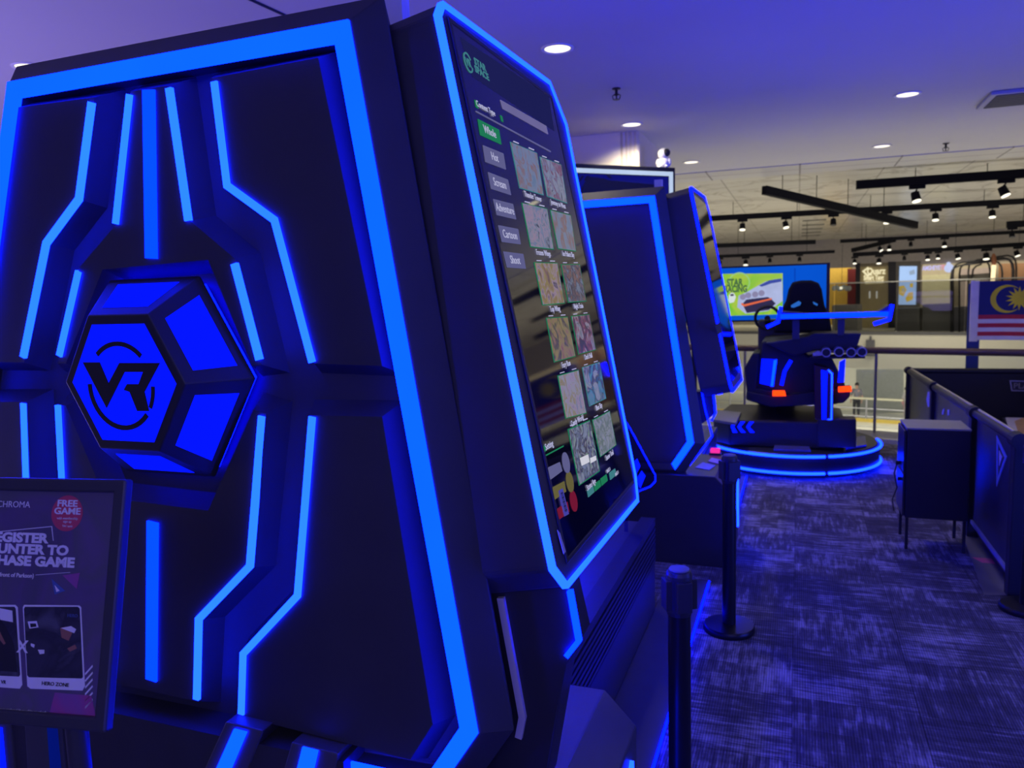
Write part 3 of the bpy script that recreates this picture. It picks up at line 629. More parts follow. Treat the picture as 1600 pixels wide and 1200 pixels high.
def pquad(name, px, m, z0=0.0, z1=0.0006):
    b = MB(); b.prism(FF, FF.pl(px), z0, z1); return b.build(name, m, sheet)
def ptext(s, x, y, size, m=ptx, **k):
    a, q = FF.px(x, y); return text('poster_text', s, FF, a, q, 0.0012, size, m, sheet, depth=0.0003, **k)
a, q = FF.px(105, 802); b = MB(); disc = [(a + 0.0325 * math.cos(2 * math.pi * i / 40), q + 0.0325 * math.sin(2 * math.pi * i / 40)) for i in range(40)]
disc = [(min(x, WD - 0.0225), y) for x, y in disc]; b.prism(FF, disc, 0, 0.0006); b.build('red_disc', pred, sheet)
ptext('FREE', 106, 787, 0.0165, bold=0.03, sx=1.25); ptext('GAME', 106, 799, 0.0165, bold=0.03, sx=1.25); ptext('with membership', 106, 810, 0.0062); ptext('sign up', 106, 815, 0.0062); ptext('T&C apply', 106, 822, 0.005)
ptext('SYNCHROMA', 48, 789, 0.0165, align='RIGHT', sx=1.0)
ptext('REGISTER', 75, 842, 0.0235, align='RIGHT', bold=0.05, sx=1.30); ptext('AT COUNTER TO', 108, 861, 0.0235, align='RIGHT', bold=0.05, sx=1.30); ptext('PURCHASE GAME', 117, 880, 0.0235, align='RIGHT', bold=0.05, sx=1.30)
ptext('(in front of Parkson)', 54, 900, 0.0105, align='RIGHT', bold=0.02)
pquad('thin_line', [(0, 830), (81, 822), (81, 823.2), (0, 831.2)], ptx); pquad('thin_line', [(80.4, 822), (81.6, 822), (84, 845), (83, 845)], ptx); pquad('thin_line', [(56, 898), (110, 894), (110, 894.6), (56, 898.8)], ptx)
pquad('triangle', [(98, 899), (125, 895), (120, 920)], pmag); pquad('triangle', [(81, 904), (102, 923), (86, 929)], pblue, 0, 0.0009); pquad('triangle', [(86, 914), (94, 923), (89, 925)], ptx, 0.0009, 0.0013)
pquad('magenta_block', [(86, 1082), (143, 1087), (150, 1120), (77, 1117)], pmag)
pquad('card', [(38, 945), (124, 946), (127, 949), (133, 1072), (129, 1079), (48, 1076), (43, 1072), (36, 949)], ptx)
pquad('card_photo', [(40, 948), (122, 948), (125, 951), (130, 1058), (128, 1060), (46, 1058), (43, 1055), (38, 951)], ppic, 0.0006, 0.001)
pquad('card', [(-60, 945), (24, 945), (28, 949), (35, 1070), (31, 1076), (-50, 1070)], ptx); pquad('card_photo', [(-58, 948), (23, 948), (25, 951), (32, 1054), (30, 1057), (-52, 1053)], ppic, 0.0006, 0.001)
pquad('card_sheen', [(0, 950), (20, 954), (21, 972), (0, 968)], ptx, 0.001, 0.0014); pquad('card_figure', [(0, 965), (10, 980), (22, 1005), (28, 1050), (0, 1048)], pdark, 0.001, 0.0014); pquad('card_figure', [(0, 985), (10, 1005), (7, 1007), (0, 998)], pskin, 0.0014, 0.0018)
pquad('headset', [(44, 971), (58, 970), (61, 980), (47, 982)], ptx, 0.001, 0.0014); pquad('headset_strap', [(48, 974), (57, 974), (58, 979), (49, 980)], pdark, 0.0014, 0.0018)
pquad('controller', [(49, 1005), (55, 1007), (54, 1012), (49, 1009)], ptx, 0.001, 0.0014); pquad('controller', [(60, 1015), (70, 1015), (70, 1021), (63, 1022)], ptx, 0.001, 0.0014)
pquad('player_face', [(95, 981), (104, 979), (114, 988), (108, 1001), (97, 996)], pskin, 0.001, 0.0014); pquad('player_visor', [(96, 981), (112, 978), (120, 983), (117, 989), (104, 984)], ptx, 0.0014, 0.0018); pquad('player_hand', [(106, 1013), (118, 1007), (121, 1013), (110, 1018)], pskin, 0.001, 0.0014)
ptext('X', 36, 1011, 0.030, bold=0.02, m=ptx); ptext('HERO ZONE', 87, 1069, 0.0085, m=pdark, bold=0.02, sx=1.15); ptext('ARENA VR', 10, 1066, 0.0085, m=pdark, bold=0.02, align='RIGHT'); ptext('HERO', 114, 962, 0.008, m=pblue)
ptext('not refundable once purchased (there will be no refund)', 73, 1113, 0.0058, align='RIGHT')
b = MB()
for i in range(6):
    y0 = 1052 + i * 10.5
    for_px = [(133, y0), (133.5, y0 + 3), (145, y0 - 13 + 3), (144.5, y0 - 13)]
    b.prism(FF, FF.pl(for_px), 0, 0.0006)
b.build('stripes', ptx, sheet)
b = MB(); b.cyl((base_xy.x, base_xy.y, 0.02), (base_xy.x, base_xy.y, BR.z + 0.1), 0.019, seg=20); b.build('pole', fm, po, smooth=True)
b = MB(); b.lathe((base_xy.x, base_xy.y, 0), [(0.15, 0), (0.15, 0.012), (0.13, 0.022), (0.02, 0.026)], 36); b.build('foot', fm, po, smooth=True)
b = MB(); b.box(FF, WD * 0.66 - 0.03, WD * 0.66 + 0.03, 0.03, 0.14, -0.055, -0.012); b.build('mount', fm, po)

# ------------------------------------------------------------------ queue posts
def stanchion(p, label):
    t = thing('queue_post', p, label, 'queue post', 'black belt barrier posts')
    b = MB(); b.lathe(p, [(0.131, 0), (0.134, 0.008), (0.132, 0.026), (0.126, 0.034), (0.045, 0.040)], 48); b.build('foot', M['blackmetal'], t, smooth=True)
    b = MB(); b.cyl(p + V((0, 0, 0.035)), p + V((0, 0, 0.80)), 0.035, seg=32); b.build('post', M['blackmetal'], t, smooth=True)
    b = MB(); b.lathe(p + V((0, 0, 0.80)), [(0.037, 0), (0.040, 0.012), (0.040, 0.128), (0.036, 0.140), (0.030, 0.142)], 32)
    for k in range(4):
        an = math.pi / 2 * k + 0.5; d = V((math.cos(an), math.sin(an), 0)); s = V((-d.y, d.x, 0)); c_ = p + d * 0.042
        fr = Fr(c_ + V((0, 0, 0.82)), s, (0, 0, 1)); b.box(fr, -0.024, 0.024, 0, 0.095, -0.012, 0.008)
    b.build('belt_head', M['black2'], t, bevel=0.002)
    b = MB(); b.lathe(p + V((0, 0, 0.942)), [(0.031, 0), (0.031, 0.004), (0.02, 0.007)], 32); b.build('cap', mat('cap_grey', (0.22, 0.22, 0.25), 0.45), t, smooth=True)
    return t
q1 = on(2, 0.95, 1061, 886); stanchion(V((q1.x, q1.y, 0)), 'black queue post nearest the camera, in front of the ribbed machine plinth')
q2 = on(2, 0, 1139, 984); stanchion(V((q2.x, q2.y, 0)), 'black queue post with round foot, standing before the second machine')
q3 = on(2, 0, 1604, 954); stanchion(V((q3.x, q3.y, 0)), 'black queue post by the game pen at the right edge')

# leaflets and a glowing trinket on the far pedestal
pz = 0.601
def flat(name, px, h, m, label, cat, group=None, z=pz):
    b = MB(); pts = [(on(2, z, x, y).x, on(2, z, x, y).y) for x, y in px]; b.prism(WF, pts, z, z + h); return tag(b.build(name, m, bevel=0.001), label, cat, group)
flat('leaflet', [(1086, 731), (1108, 735), (1118, 728), (1098, 723)], 0.004, mat('leaflet_blue', (0.25, 0.28, 0.5), 0.6), 'pale blue leaflet at the front of the second machine\'s pedestal', 'leaflet', 'leaflets on the pedestal')
flat('leaflet', [(1106, 722), (1124, 726), (1128, 720), (1112, 716)], 0.006, mat('leaflet_lilac', (0.4, 0.3, 0.5), 0.6), 'lilac leaflet lying under the pink light on the pedestal', 'leaflet', 'leaflets on the pedestal')
gp = on(2, pz, 1117, 711); gt = thing('glowing_trinket', gp, 'small pink glowing box behind the leaflets on the pedestal', 'lamp')
b = MB(); b.wbox(gp.x - 0.04, gp.x + 0.04, gp.y, gp.y + 0.05, pz, pz + 0.012); b.build('stand', M['black2'], gt)
b = MB(); b.wbox(gp.x - 0.034, gp.x + 0.034, gp.y + 0.004, gp.y + 0.046, pz + 0.012, pz + 0.045); b.build('glow_block', M['pink'], gt, bevel=0.006)

# ------------------------------------------------------------------ small cabinet on legs
ca = on(2, 0, 1412, 858); cb_ = on(2, 0, 1396, 836)
cx0, cx1, cy0, cy1 = ca.x, ca.x + 0.372, ca.y, ca.y + 0.36
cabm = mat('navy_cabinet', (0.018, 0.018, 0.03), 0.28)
ct = thing('side_cabinet', ((cx0 + cx1) / 2, (cy0 + cy1) / 2, 0), 'small dark metal cabinet on thin legs with a pale reflecting top, beside the game pen', 'cabinet')
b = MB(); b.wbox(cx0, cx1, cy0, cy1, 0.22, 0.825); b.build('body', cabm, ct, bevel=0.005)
b = MB(); b.wbox(cx0 - 0.004, cx1 + 0.004, cy0 - 0.004, cy1 + 0.004, 0.826, 0.838); b.build('top', mat('lit_cabinet_top', (0.30, 0.29, 0.29), 0.3), ct, bevel=0.003)  # paler than the body: reflected light put into the top's colour
b = MB(); b.wbox(cx0 - 0.016, cx0 - 0.001, cy0 + 0.012, cy1 - 0.012, 0.53, 0.815); dr = b.build('drawer', cabm, ct, bevel=0.003)
b = MB(); b.wbox(cx0 - 0.016, cx0 - 0.001, cy0 + 0.012, cy1 - 0.012, 0.23, 0.515); d2 = b.build('door', cabm, ct, bevel=0.003)
b = MB(); b.cyl((cx0 - 0.045, cy0 + 0.18, 0.56), (cx0 - 0.016, cy0 + 0.18, 0.56), 0.014, seg=14); b.build('knob', M['rubber'], dr)
b = MB(); b.cyl((cx0 - 0.04, cy0 + 0.08, 0.47), (cx0 - 0.016, cy0 + 0.08, 0.47), 0.012, seg=14); b.build('knob', M['rubber'], d2)
for lx in (cx0 + 0.015, cx1 - 0.015):
    for ly in (cy0 + 0.015, cy1 - 0.015):
        b = MB(); b.wbox(lx - 0.009, lx + 0.009, ly - 0.009, ly + 0.009, 0, 0.22); b.build('leg', M['rubber'], ct)
b = MB(); b.tube([(cx0 - 0.03, cy0 + 0.2, 0.56), (cx0 - 0.05, cy0 + 0.2, 0.48), (cx0 - 0.03, cy0 + 0.19, 0.38), (cx0 - 0.06, cy0 + 0.17, 0.30), (cx0 - 0.05, cy0 + 0.16, 0.22)], 0.004, 6); b.build('dangling_cord', M['rubber'], ct)

# ------------------------------------------------------------------ game pen (black walled enclosure with rails)
px0 = 1.17
def penz(x, y): q = on(0, px0, x, y); return q
near = penz(1600, 690); far_ = penz(1421, 578)
y0, y1, zt0, zt1 = near.y + 0.10, far_.y, near.z, far_.z
TZ = 0.5 * (zt0 + zt1)
yA, yB = penz(1524, 640).y, penz(1460, 603).y
zc = lambda y: zt0 + (zt1 - zt0) * (y - near.y) / (far_.y - near.y)
pm = mat('pen_panel', (0.026, 0.026, 0.046), 0.42); x1 = 2.5
pen = thing('game_pen', (1.85, (y0 + y1) / 2, 0), 'long black walled game pen with pale metal rails, at the right of the aisle', 'game pen')
xf = Fr((px0, 0, 0), (0, -1, 0), (0, 0, 1))    # faces the aisle (-x)
segs = [(y0, yA), (yA, yB), (yB, y1)]
for i, (s, e) in enumerate(segs):
    b = MB(); b.prism(xf, [(-s - 0.03, 0.13), (-e + 0.03, 0.13), (-e + 0.03, zc(e) - 0.03), (-s - 0.03, zc(s) - 0.03)], -0.04, 0.0); w = b.build('side_panel', pm, pen, bevel=0.003)
    b = MB(); b.tube([V((px0 - 0.005, s, zc(s) - 0.012)), V((px0 - 0.005, e, zc(e) - 0.012))], 0.028, 14); b.build('side_rail', mat('rail_dark', (0.018, 0.018, 0.026), 0.55), pen, smooth=True)
    b = MB(); b.tube([V((px0 + 0.010, s + .05, zc(s) + 0.014)), V((px0 + 0.010, e - .05, zc(e) + 0.014))], 0.012, 10); b.build('rail_cap', M['alu'], pen, smooth=True)
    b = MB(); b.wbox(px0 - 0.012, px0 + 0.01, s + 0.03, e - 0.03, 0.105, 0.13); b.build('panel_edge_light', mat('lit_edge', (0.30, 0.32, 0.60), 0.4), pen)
for y in (y0, yA, yB, y1):
    b = MB(); b.wbox(px0 - 0.03, px0 + 0.045, y - 0.045, y + 0.045, 0.0, zc(y) - 0.03); b.build('post', M['rubber'], pen, bevel=0.006)
    b = MB(); b.tube([V((px0 - 0.005, y - 0.055, zc(y) - 0.008)), V((px0 - 0.005, y + 0.055, zc(y) - 0.010))], 0.045, 14); b.build('post_cap', M['rubber'], pen)
b = MB(); b.wbox(px0, x1, y1 - 0.02, y1 + 0.03, 0.02, zt1 - 0.02); b.build('end_panel', M['rubber'], pen)
b = MB(); b.tube([V((px0, y1, zt1 - 0.01)), V((x1, y1, zt1 - 0.01))], 0.032, 12); b.build('end_rail', M['rubber'], pen)
b = MB(); b.wbox(px0 + 0.03, x1, y0, y1, 0.03, 0.05); b.build('pen_floor', mat('pen_floor', (0.05, 0.045, 0.07), 0.4), pen)
b = MB(); b.wbox(x1, x1 + 0.05, y0, y1, 0.0, TZ); b.build('side_panel', pm, pen)
# arrow sign and marks on the aisle face
mk1 = mat('arrow_blue', (0.16, 0.24, 0.75), 0.5); mk2 = mat('mark_pale', (0.45, 0.45, 0.75), 0.5)
ar = [(1558, 680), (1574, 714), (1558, 760)]; ao = ccw(xf.pl(ar)); b = MB(); b.ring(xf, ao, offset(ao, -0.028), 0.0, 0.004); b.build('arrow_mark', mk1, pen)
b = MB(); b.prism(xf, xf.pl([(1562, 704), (1567, 714), (1562, 728)]), 0.0, 0.004); b.build('arrow_core', mk2, pen)
for px in ([(1450, 612), (1453, 612), (1455, 624), (1453, 636), (1450, 636), (1448, 624)], [(1473, 641), (1476, 638), (1475, 647), (1472, 648)], [(1481, 640), (1484, 640), (1484, 648), (1482, 649)]):
    b = MB(); b.prism(xf, xf.pl(px), 0.0, 0.004); b.build('panel_mark', mk2, pen)
# picture wall and name plate inside the pen
ef = Fr((0, y1 - 0.022, 0), (1, 0, 0), (0, 0, 1))
b = MB(); plate = ccw(ef.pl([(1577, 594), (1640, 596), (1640, 612), (1580, 611)])); b.ring(ef, plate, offset(plate, -0.012), 0, 0.012); b.build('plate_frame', M['alu'], pen)
b = MB(); b.prism(ef, offset(plate, -0.012), 0, 0.006); b.build('name_plate', M['black2'], pen)
a, q = ef.px(1583, 603); text('plate_text', 'PLAYGROUND', ef, a, q, 0.007, 0.085, mat('plate_grey', (0.3, 0.28, 0.28), 0.5), pen, align='LEFT', bold=0.01)
Z0 = 0.36; pz_ = lambda L: [(max(1.27, min(2.40, on(2, Z0, x, y).x)), min(9.3, on(2, Z0, x, y).y)) for x, y in L]
bd = thing('printed_board', V((1.6, 6.2, 0.05)), 'raised board with a lilac print edged in orange and red flames, inside the pen', 'printed board')
b = MB(); b.prism(WF, pz_([(1538, 634), (1548, 628), (1556, 622), (1575, 619), (1600, 626), (1612, 636), (1612, 700), (1592, 682)]), 0.052, Z0 - 0.004); b.build('board', M['black2'], bd)
for nm, px, c_ in (('lilac_print', [(1541, 633), (1556, 630), (1570, 636), (1585, 658), (1592, 679), (1575, 667)], (0.55, 0.52, 0.70)), ('orange_flame', [(1556, 630), (1566, 628), (1578, 633), (1584, 630), (1592, 642), (1600, 640), (1612, 655), (1612, 692), (1592, 679), (1585, 658), (1570, 636)], (0.50, 0.30, 0.16)),
                   ('red_flame', [(1552, 625), (1563, 623), (1569, 618), (1574, 623), (1590, 624), (1612, 638), (1612, 655), (1600, 640), (1592, 642), (1584, 630), (1578, 633), (1566, 628), (1556, 629)], (0.35, 0.04, 0.08))):
    b = MB(); b.prism(WF, pz_(px), Z0 - 0.004, Z0); b.build(nm, mat(nm, c_, 0.4, var=0.35, scale=14), bd)

sp_ = [(on(2, 0.004, x, y).x, on(2, 0.004, x, y).y) for x, y in ((1499, 822), (1545, 822), (1620, 930), (1538, 930))]
b = MB(); b.prism(WF, sp_, 0.0005, 0.005); b.build('trim_7', mat('grey_threshold', (0.13, 0.125, 0.14), 0.45), kind='structure')
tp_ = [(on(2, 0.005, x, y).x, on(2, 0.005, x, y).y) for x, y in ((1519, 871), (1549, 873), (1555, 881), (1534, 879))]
b = MB(); b.prism(WF, tp_, 0.005, 0.0065); tag(b.build('floor_strip', mat('pink_strip', (0.75, 0.08, 0.22), 0.5)), 'short pink strip on the grey floor edging beside the game pen', 'patch')  # flat pink strip laid over the grey edging
# ------------------------------------------------------------------ racing simulator
S0 = V((-0.06, 8.37, 0)); 
rs = thing('racing_simulator', S0, 'black racing simulator with bucket seat, blue lit rear wing and round base', 'racing simulator')
b = MB(); b.lathe(S0, [(0.80, 0.0), (0.80, 0.03), (0.845, 0.05), (0.845, 0.21), (0.82, 0.235)], 96); b.build('round_base', M['black2'], rs, smooth=True)
def arcpts(r, z, t0, t1, n=40): return [S0 + V((r * math.cos(math.radians(t0 + (t1 - t0) * i / n)), r * math.sin(math.radians(t0 + (t1 - t0) * i / n)), z)) for i in range(n + 1)]
for z in (0.055, 0.215):
    for t0, t1 in ((-66, 12), (-160, -68.5), (-260, -163)):
        b = MB(); b.tube(arcpts(0.856, z, t0, t1), 0.013, 8); b.build('led_ring', M['ledc'], rs)
def spx(Y, L): fr = Fr((0, Y, 0), (1, 0, 0), (0, 0, 1)); return fr, fr.pl(L)
def sprism(name, Y, L, t, m, bevel=0.0, label=None):
    fr, p = spx(Y, L); b = MB(); b.prism(fr, p, -t, 0.0); return b.build(name, m, rs, bevel=bevel, label=label)
# motion deck
fr, p = spx(7.78, [(1112, 655), (1326, 640), (1326, 712), (1112, 700)]); zt = p[0][1]
b = MB(); b.prism(WF, [(-0.80, 8.0), (-0.62, 7.80), (0.30, 7.80), (0.44, 7.95), (0.44, 8.75), (0.25, 8.9), (-0.7, 8.9)], 0.235, 0.50); b.build('motion_deck', M['black2'], rs, bevel=0.015)
sprism('rear_step', 7.74, [(1278, 656), (1338, 655), (1338, 700), (1278, 700)], 0.2, M['black2'], 0.01)
for i, x in enumerate((1142, 1152, 1166)):
    w = (5, 8, 8)[i]; sprism('chevron', 7.79, [(x, 667), (x + w - 3, 659), (x + w + 4, 659), (x + 5, 667), (x + w + 5, 676), (x + w - 2, 676)], 0.006, M['ledd'])
blu = mat('blue_film', (0.10, 0.10, 0.35), 0.25)
for px in ([(1209, 705), (1267, 707), (1260, 690), (1211, 690)], [(1321, 704), (1354, 698), (1352, 683), (1325, 688)]):
    fr, p = spx(7.62, px); b = MB(); pts = [(on(2, 0.24, x, y).x, on(2, 0.24, x, y).y) for x, y in px]; b.prism(WF, pts, 0.236, 0.262); b.build('foot_plate', blu, rs, bevel=0.004)
kb = [on(2, 0.505, x, y) for x, y in ((1112, 658), (1150, 664), (1158, 647), (1120, 643))]
b = MB(); b.prism(WF, [(q.x, q.y) for q in kb], 0.50, 0.525); b.build('control_pad', mat('grey_keys', (0.22, 0.22, 0.27), 0.5, scale=80, var=0.5), rs, bevel=0.003)
# car body
sprism('body', 7.95, [(1165, 625), (1172, 556), (1186, 556), (1190, 533), (1245, 531), (1262, 556), (1300, 560), (1320, 600), (1322, 618), (1308, 632), (1200, 636)], 0.9, M['simblack'], 0.02)
sprism('rear_panel', 7.88, [(1163, 575), (1176, 552), (1186, 552), (1182, 606), (1202, 610), (1232, 614), (1200, 634), (1168, 625)], 0.12, M['simblack'], 0.01)
sprism('rear_bumper', 7.86, [(1168, 612), (1210, 620), (1330, 604), (1328, 620), (1318, 630), (1205, 636), (1172, 626)], 0.14, M['rubber'], 0.01)
for px in ([(1190, 561), (1214, 562), (1209, 604), (1187, 599)], [(1312, 566), (1321, 561), (1319, 597), (1309, 598)]):
    sprism('mesh_light', 7.855, px, 0.03, M['ledd'])
fr, p = spx(7.85, [(1209, 563), (1214, 562), (1208, 604), (1204, 603)]); b = MB(); b.prism(fr, p, 0, 0.006); b.build('led_edge', M['led'], rs)
fr, p = spx(7.86, [(1236, 563), (1226, 580), (1221, 602)]); b = MB(); b.ribbon(fr, p, 0.035, 0, 0.012); b.build('led_rear_line', M['ledd'], rs)
for px in ([(1207, 611), (1226, 611), (1228, 619), (1207, 619)], [(1310, 605), (1330, 604), (1331, 612), (1310, 613)]):
    sprism('tail_light', 7.80, px, 0.05, M['tail'])
sprism('tail_fin', 7.76, [(1272, 570), (1292, 574), (1303, 582), (1302, 655), (1290, 660), (1273, 655)], 0.16, mat('dark_red', (0.05, 0.008, 0.012), 0.4), 0.008)
fr, p = spx(7.755, [(1294, 578), (1300, 584), (1299, 655), (1293, 656)]); b = MB(); b.ribbon(fr, p, 0.012, 0, 0.012); b.build('led_fin_line', M['ledc'], rs)
fr, p = spx(7.757, [(1283, 578), (1293, 580), (1291, 656), (1284, 656)]); b = MB(); b.prism(fr, p, 0, 0.006); b.build('led_fin_side', M['ledd'], rs)
# exhausts and rear deck
sprism('rear_deck', 7.75, [(1196, 536), (1262, 526), (1272, 521), (1346, 521), (1342, 534), (1338, 546), (1275, 548), (1240, 556)], 0.5, M['simblack'], 0.01)
for x, y in ((1291, 551), (1311, 550), (1330, 551), (1347, 550)):
    q = on(1, 7.58, x, y); b = MB(); n = 24; vs = []; prof = [(0.042, 0.3), (0.042, 0.0), (0.034, 0.0), (0.030, 0.12)]
    for r, d in prof: vs += [q + V((r * math.cos(2 * math.pi * i / n), d, r * math.sin(2 * math.pi * i / n))) for i in range(n)]
    fs = []
    for i in range(3): fs += [[i * n + j, i * n + (j + 1) % n, (i + 1) * n + (j + 1) % n, (i + 1) * n + j] for j in range(n)]
    b.add(vs, fs); ex = b.build('exhaust_pipe', M['steel'], rs, smooth=True)
    b = MB(); b.cyl(q + V((0, 0.012, 0)), q + V((0, 0.05, 0)), 0.0335, seg=20); b.build('bore', M['rubber'], ex)
sprism('exhaust_tray', 7.62, [(1266, 558), (1352, 557), (1352, 560), (1266, 561)], 0.3, M['rubber'])
sprism('exhaust_bar', 7.63, [(1270, 552), (1278, 548), (1286, 551), (1284, 556), (1270, 557)], 0.05, M['steel'], 0.004)
# wing
YW = 7.60
sprism('wing_blade', YW + 0.02, [(1217, 486), (1270, 490), (1330, 488), (1372, 487), (1390, 476), (1391, 494), (1217, 500)], 0.22, M['black2'], 0.004)
for nm, L, w, mt in (('led_wing_line', [(1219, 494.5), (1388, 490.5)], 0.042, M['ledbar']), ('led_endplate', [(1220, 479), (1216, 503), (1198, 511)], 0.030, M['ledmid']), ('led_endplate', [(1394, 476), (1389, 499), (1365, 506)], 0.030, M['ledmid'])):
    fr, p = spx(YW, L); b = MB(); b.ribbon(fr, p, w, 0, 0.02); b.build(nm, mt, rs)
for px in ([(1309, 499), (1320, 498), (1319, 524), (1309, 524)], [(1238, 500), (1249, 500), (1249, 530), (1238, 530)]): sprism('wing_post', YW + 0.12, px, 0.04, M['black2'])
# bucket seat
fr, p = spx(8.25, [(1209, 520), (1212, 500), (1228, 470), (1232, 452), (1238, 441), (1252, 438), (1268, 438), (1279, 442), (1284, 452), (1288, 476), (1297, 500), (1300, 520)])
b = MB(); b.prism(fr, offset(ccw(p), -0.02), 0.03, 0.06, 0.02); b.prism(fr, p, -0.05, 0.03); b.build('bucket_seat', mat('seat_fabric', (0.006, 0.006, 0.010), 0.85, spec=0.15), rs, smooth=False, bevel=0.012)
for px in ([(1236, 477), (1248, 470), (1252, 473), (1250, 477), (1240, 481), (1236, 480)], [(1270, 471), (1278, 475), (1277, 478), (1271, 475)]):
    b = MB(); b.prism(fr, fr.pl(px, 0.06), 0.058, 0.064); b.build('harness_slot', glow('slot_blue', lin((40, 100, 190)), 1.0, 0.05), rs)
b = MB(); b.wbox(-0.26, 0.26, 8.3, 8.8, 0.95, 1.08); b.build('seat_cushion', M['rubber'], rs, bevel=0.03)
sq = on(1, 8.75, 1199, 497); b = MB(); b.tube([sq + V((0.125 * math.cos(t / 24 * 2 * math.pi), -0.05 * math.sin(t / 24 * 2 * math.pi), 0.125 * math.sin(t / 24 * 2 * math.pi))) for t in range(24)], 0.016, 8, closed=True); wl = b.build('steering_wheel', M['rubber'], rs, smooth=True)
b = MB(); b.cyl(sq, sq + V((0, 0.25, -0.12)), 0.03); b.build('steering_column', M['rubber'], rs)
b = MB(); b.wbox(sq.x - 0.10, sq.x + 0.3, 8.85, 9.05, 0.5, sq.z - 0.02); b.build('dash_console', M['black2'], rs, bevel=0.02)

# big screen on legs beyond the simulator
YV = 9.36
vf = Fr((0, YV, 0), (1, 0, 0), (0, 0, 1))
vp = vf.pl([(1060, 420), (1297, 418), (1297, 499), (1060, 501)]); va0, va1 = vp[0][0] - 0.2, vp[1][0]; vb1 = (vp[0][1] + vp[1][1]) / 2 + .01; vb0 = (vp[2][1] + vp[3][1]) / 2
vt = thing('display_screen', ((va0 + va1) / 2, YV, 0), 'large blue display showing a white rally car on green, beyond the racing simulator', 'display')
b = MB(); b.box(vf, va0, va1, vb0 - 0.02, vb1 + 0.02, -0.06, 0.0); b.build('frame', M['rubber'], vt, bevel=0.004)
vbm = glow('display_blue', (0.002, 0.085, 0.62), 1.0, 0.15, 1.0)
b = MB(); b.box(vf, va0 + 0.03, va1 - 0.035, vb0, vb1, 0.0, 0.004); vs_ = b.build('screen', vbm, vt)
for s in (0.2, 0.8):
    x = va0 + (va1 - va0) * s; b = MB(); b.wbox(x - 0.03, x + 0.03, YV + 0.06, YV + 0.10, 0, vb0 + 0.1); b.build('leg', M['rubber'], vt)
def vq(name, px, m, z0=0.004, z1=0.007, parent=None):
    b = MB(); b.prism(vf, vf.pl(px), z0, z1); return b.build(name, m, vs_)
vgreen = picture('display_green', [(0.10, 0.42, 0.02), (0.16, 0.52, 0.02), (0.40, 0.55, 0.04), (0.14, 0.50, 0.03)], 2.2, 1.0, 1.0)
vq('divider', [(1241, 419), (1243, 419), (1243, 499), (1241, 499)], glow('display_navy', (0.002, 0.05, 0.45), 1))
vq('game_picture', [(1122, 428), (1223, 427), (1223, 491), (1122, 494)], vgreen)
vcar = glow('car_white', lin((170, 180, 220)), 1, 0.25, 6); vcd = glow('car_dark', lin((50, 45, 80)), 1, 0.3, 6); vco = glow('car_orange', lin((225, 105, 70)), 1, 0.1); vcb = glow('car_glass', lin((60, 75, 160)), 1, 0.2); vgy = glow('lamp_grey', lin((140, 135, 170)), 1, 0.2)
vq('car', [(1154, 462), (1166, 457), (1180, 449), (1196, 440), (1212, 436), (1222, 438), (1223, 470), (1212, 478), (1200, 486), (1165, 490), (1152, 480)], vcar, 0.007, 0.010)
vq('car_window', [(1186, 446), (1202, 438), (1221, 435), (1221, 440), (1205, 443), (1190, 448)], vcb, 0.010, 0.013)
vq('car_grille', [(1160, 475), (1166, 468), (1200, 464), (1206, 468), (1212, 474), (1202, 484), (1167, 489)], vcd, 0.010, 0.013)
vq('car_stripe', [(1158, 476), (1163, 479), (1206, 468), (1206, 465.5), (1163, 475.5), (1159, 473)], vco, 0.013, 0.016)
for x, y in ((1161, 464), (1169, 461.5), (1180, 460), (1190, 458)):
    a, q = vf.px(x, y); b = MB(); b.cyl(vf.p(a, q, 0.010), vf.p(a, q, 0.014), 0.034, seg=20); b.build('car_lamp', vgy, vs_)
vq('racer', [(1139, 461), (1143, 457), (1147, 458), (1150, 464), (1147, 472), (1140, 474), (1138, 469)], glow('racer_white', lin((210, 220, 220)), 1), 0.007, 0.012); vq('racer_visor', [(1141, 460), (1146, 459), (1147, 462), (1142, 463)], vcd, 0.012, 0.014)
vtx = glow('title_grey', lin((70, 105, 70)), 1)
for s, x, y, sz in (('STAR', 1148, 442, 0.115), ('RACING', 1149.5, 452, 0.105)):
    a, q = vf.px(x, y); text('title_text', s, vf, a, q, 0.009, sz, vtx, vs_, bold=0.045, sx=0.66)
a, q = vf.px(1155, 442); b = MB(); b.ribbon(vf, [(a + 0.115 * math.cos(t / 20 * 4.2 - 0.9), q + 0.115 * math.sin(t / 20 * 4.2 - 0.9)) for t in range(21)], 0.014, 0.006, 0.009); b.build('title_ring', glow('ring_pale', lin((150, 200, 130)), 1), vs_)

# ------------------------------------------------------------------ tall light framed sign behind the second machine, with figurine on top
du = V((0.725, 0.688, 0)).normalized()
kp = on(1, 8.2, 1055, 262)
GF = Fr((kp.x, kp.y, 0), du, (0, 0, 1)); gz = kp.z; gw = 1.35
sg = thing('sign_board', (kp.x - du.x * gw / 2, kp.y - du.y * gw / 2, 0), 'tall dark blue sign board with a white light border, behind the second arcade machine', 'sign')
b = MB(); b.box(GF, -gw, 0, 0.05, gz, -0.12, 0); b.build('board', M['rubber'], sg, bevel=0.005)
rg = [(-gw + .05, 0.2), (-0.035, 0.2), (-0.035, gz - 0.045), (-gw + .05, gz - 0.045)]
b = MB(); b.prism(GF, offset(rg, -0.055), 0, 0.008); pn = b.build('panel', mat('navy_print', (0.012, 0.022, 0.20), 0.4), sg)
b = MB(); b.ring(GF, rg, offset(rg, -0.042), 0, 0.012); b.build('light_border', M['ledwhite'], sg)
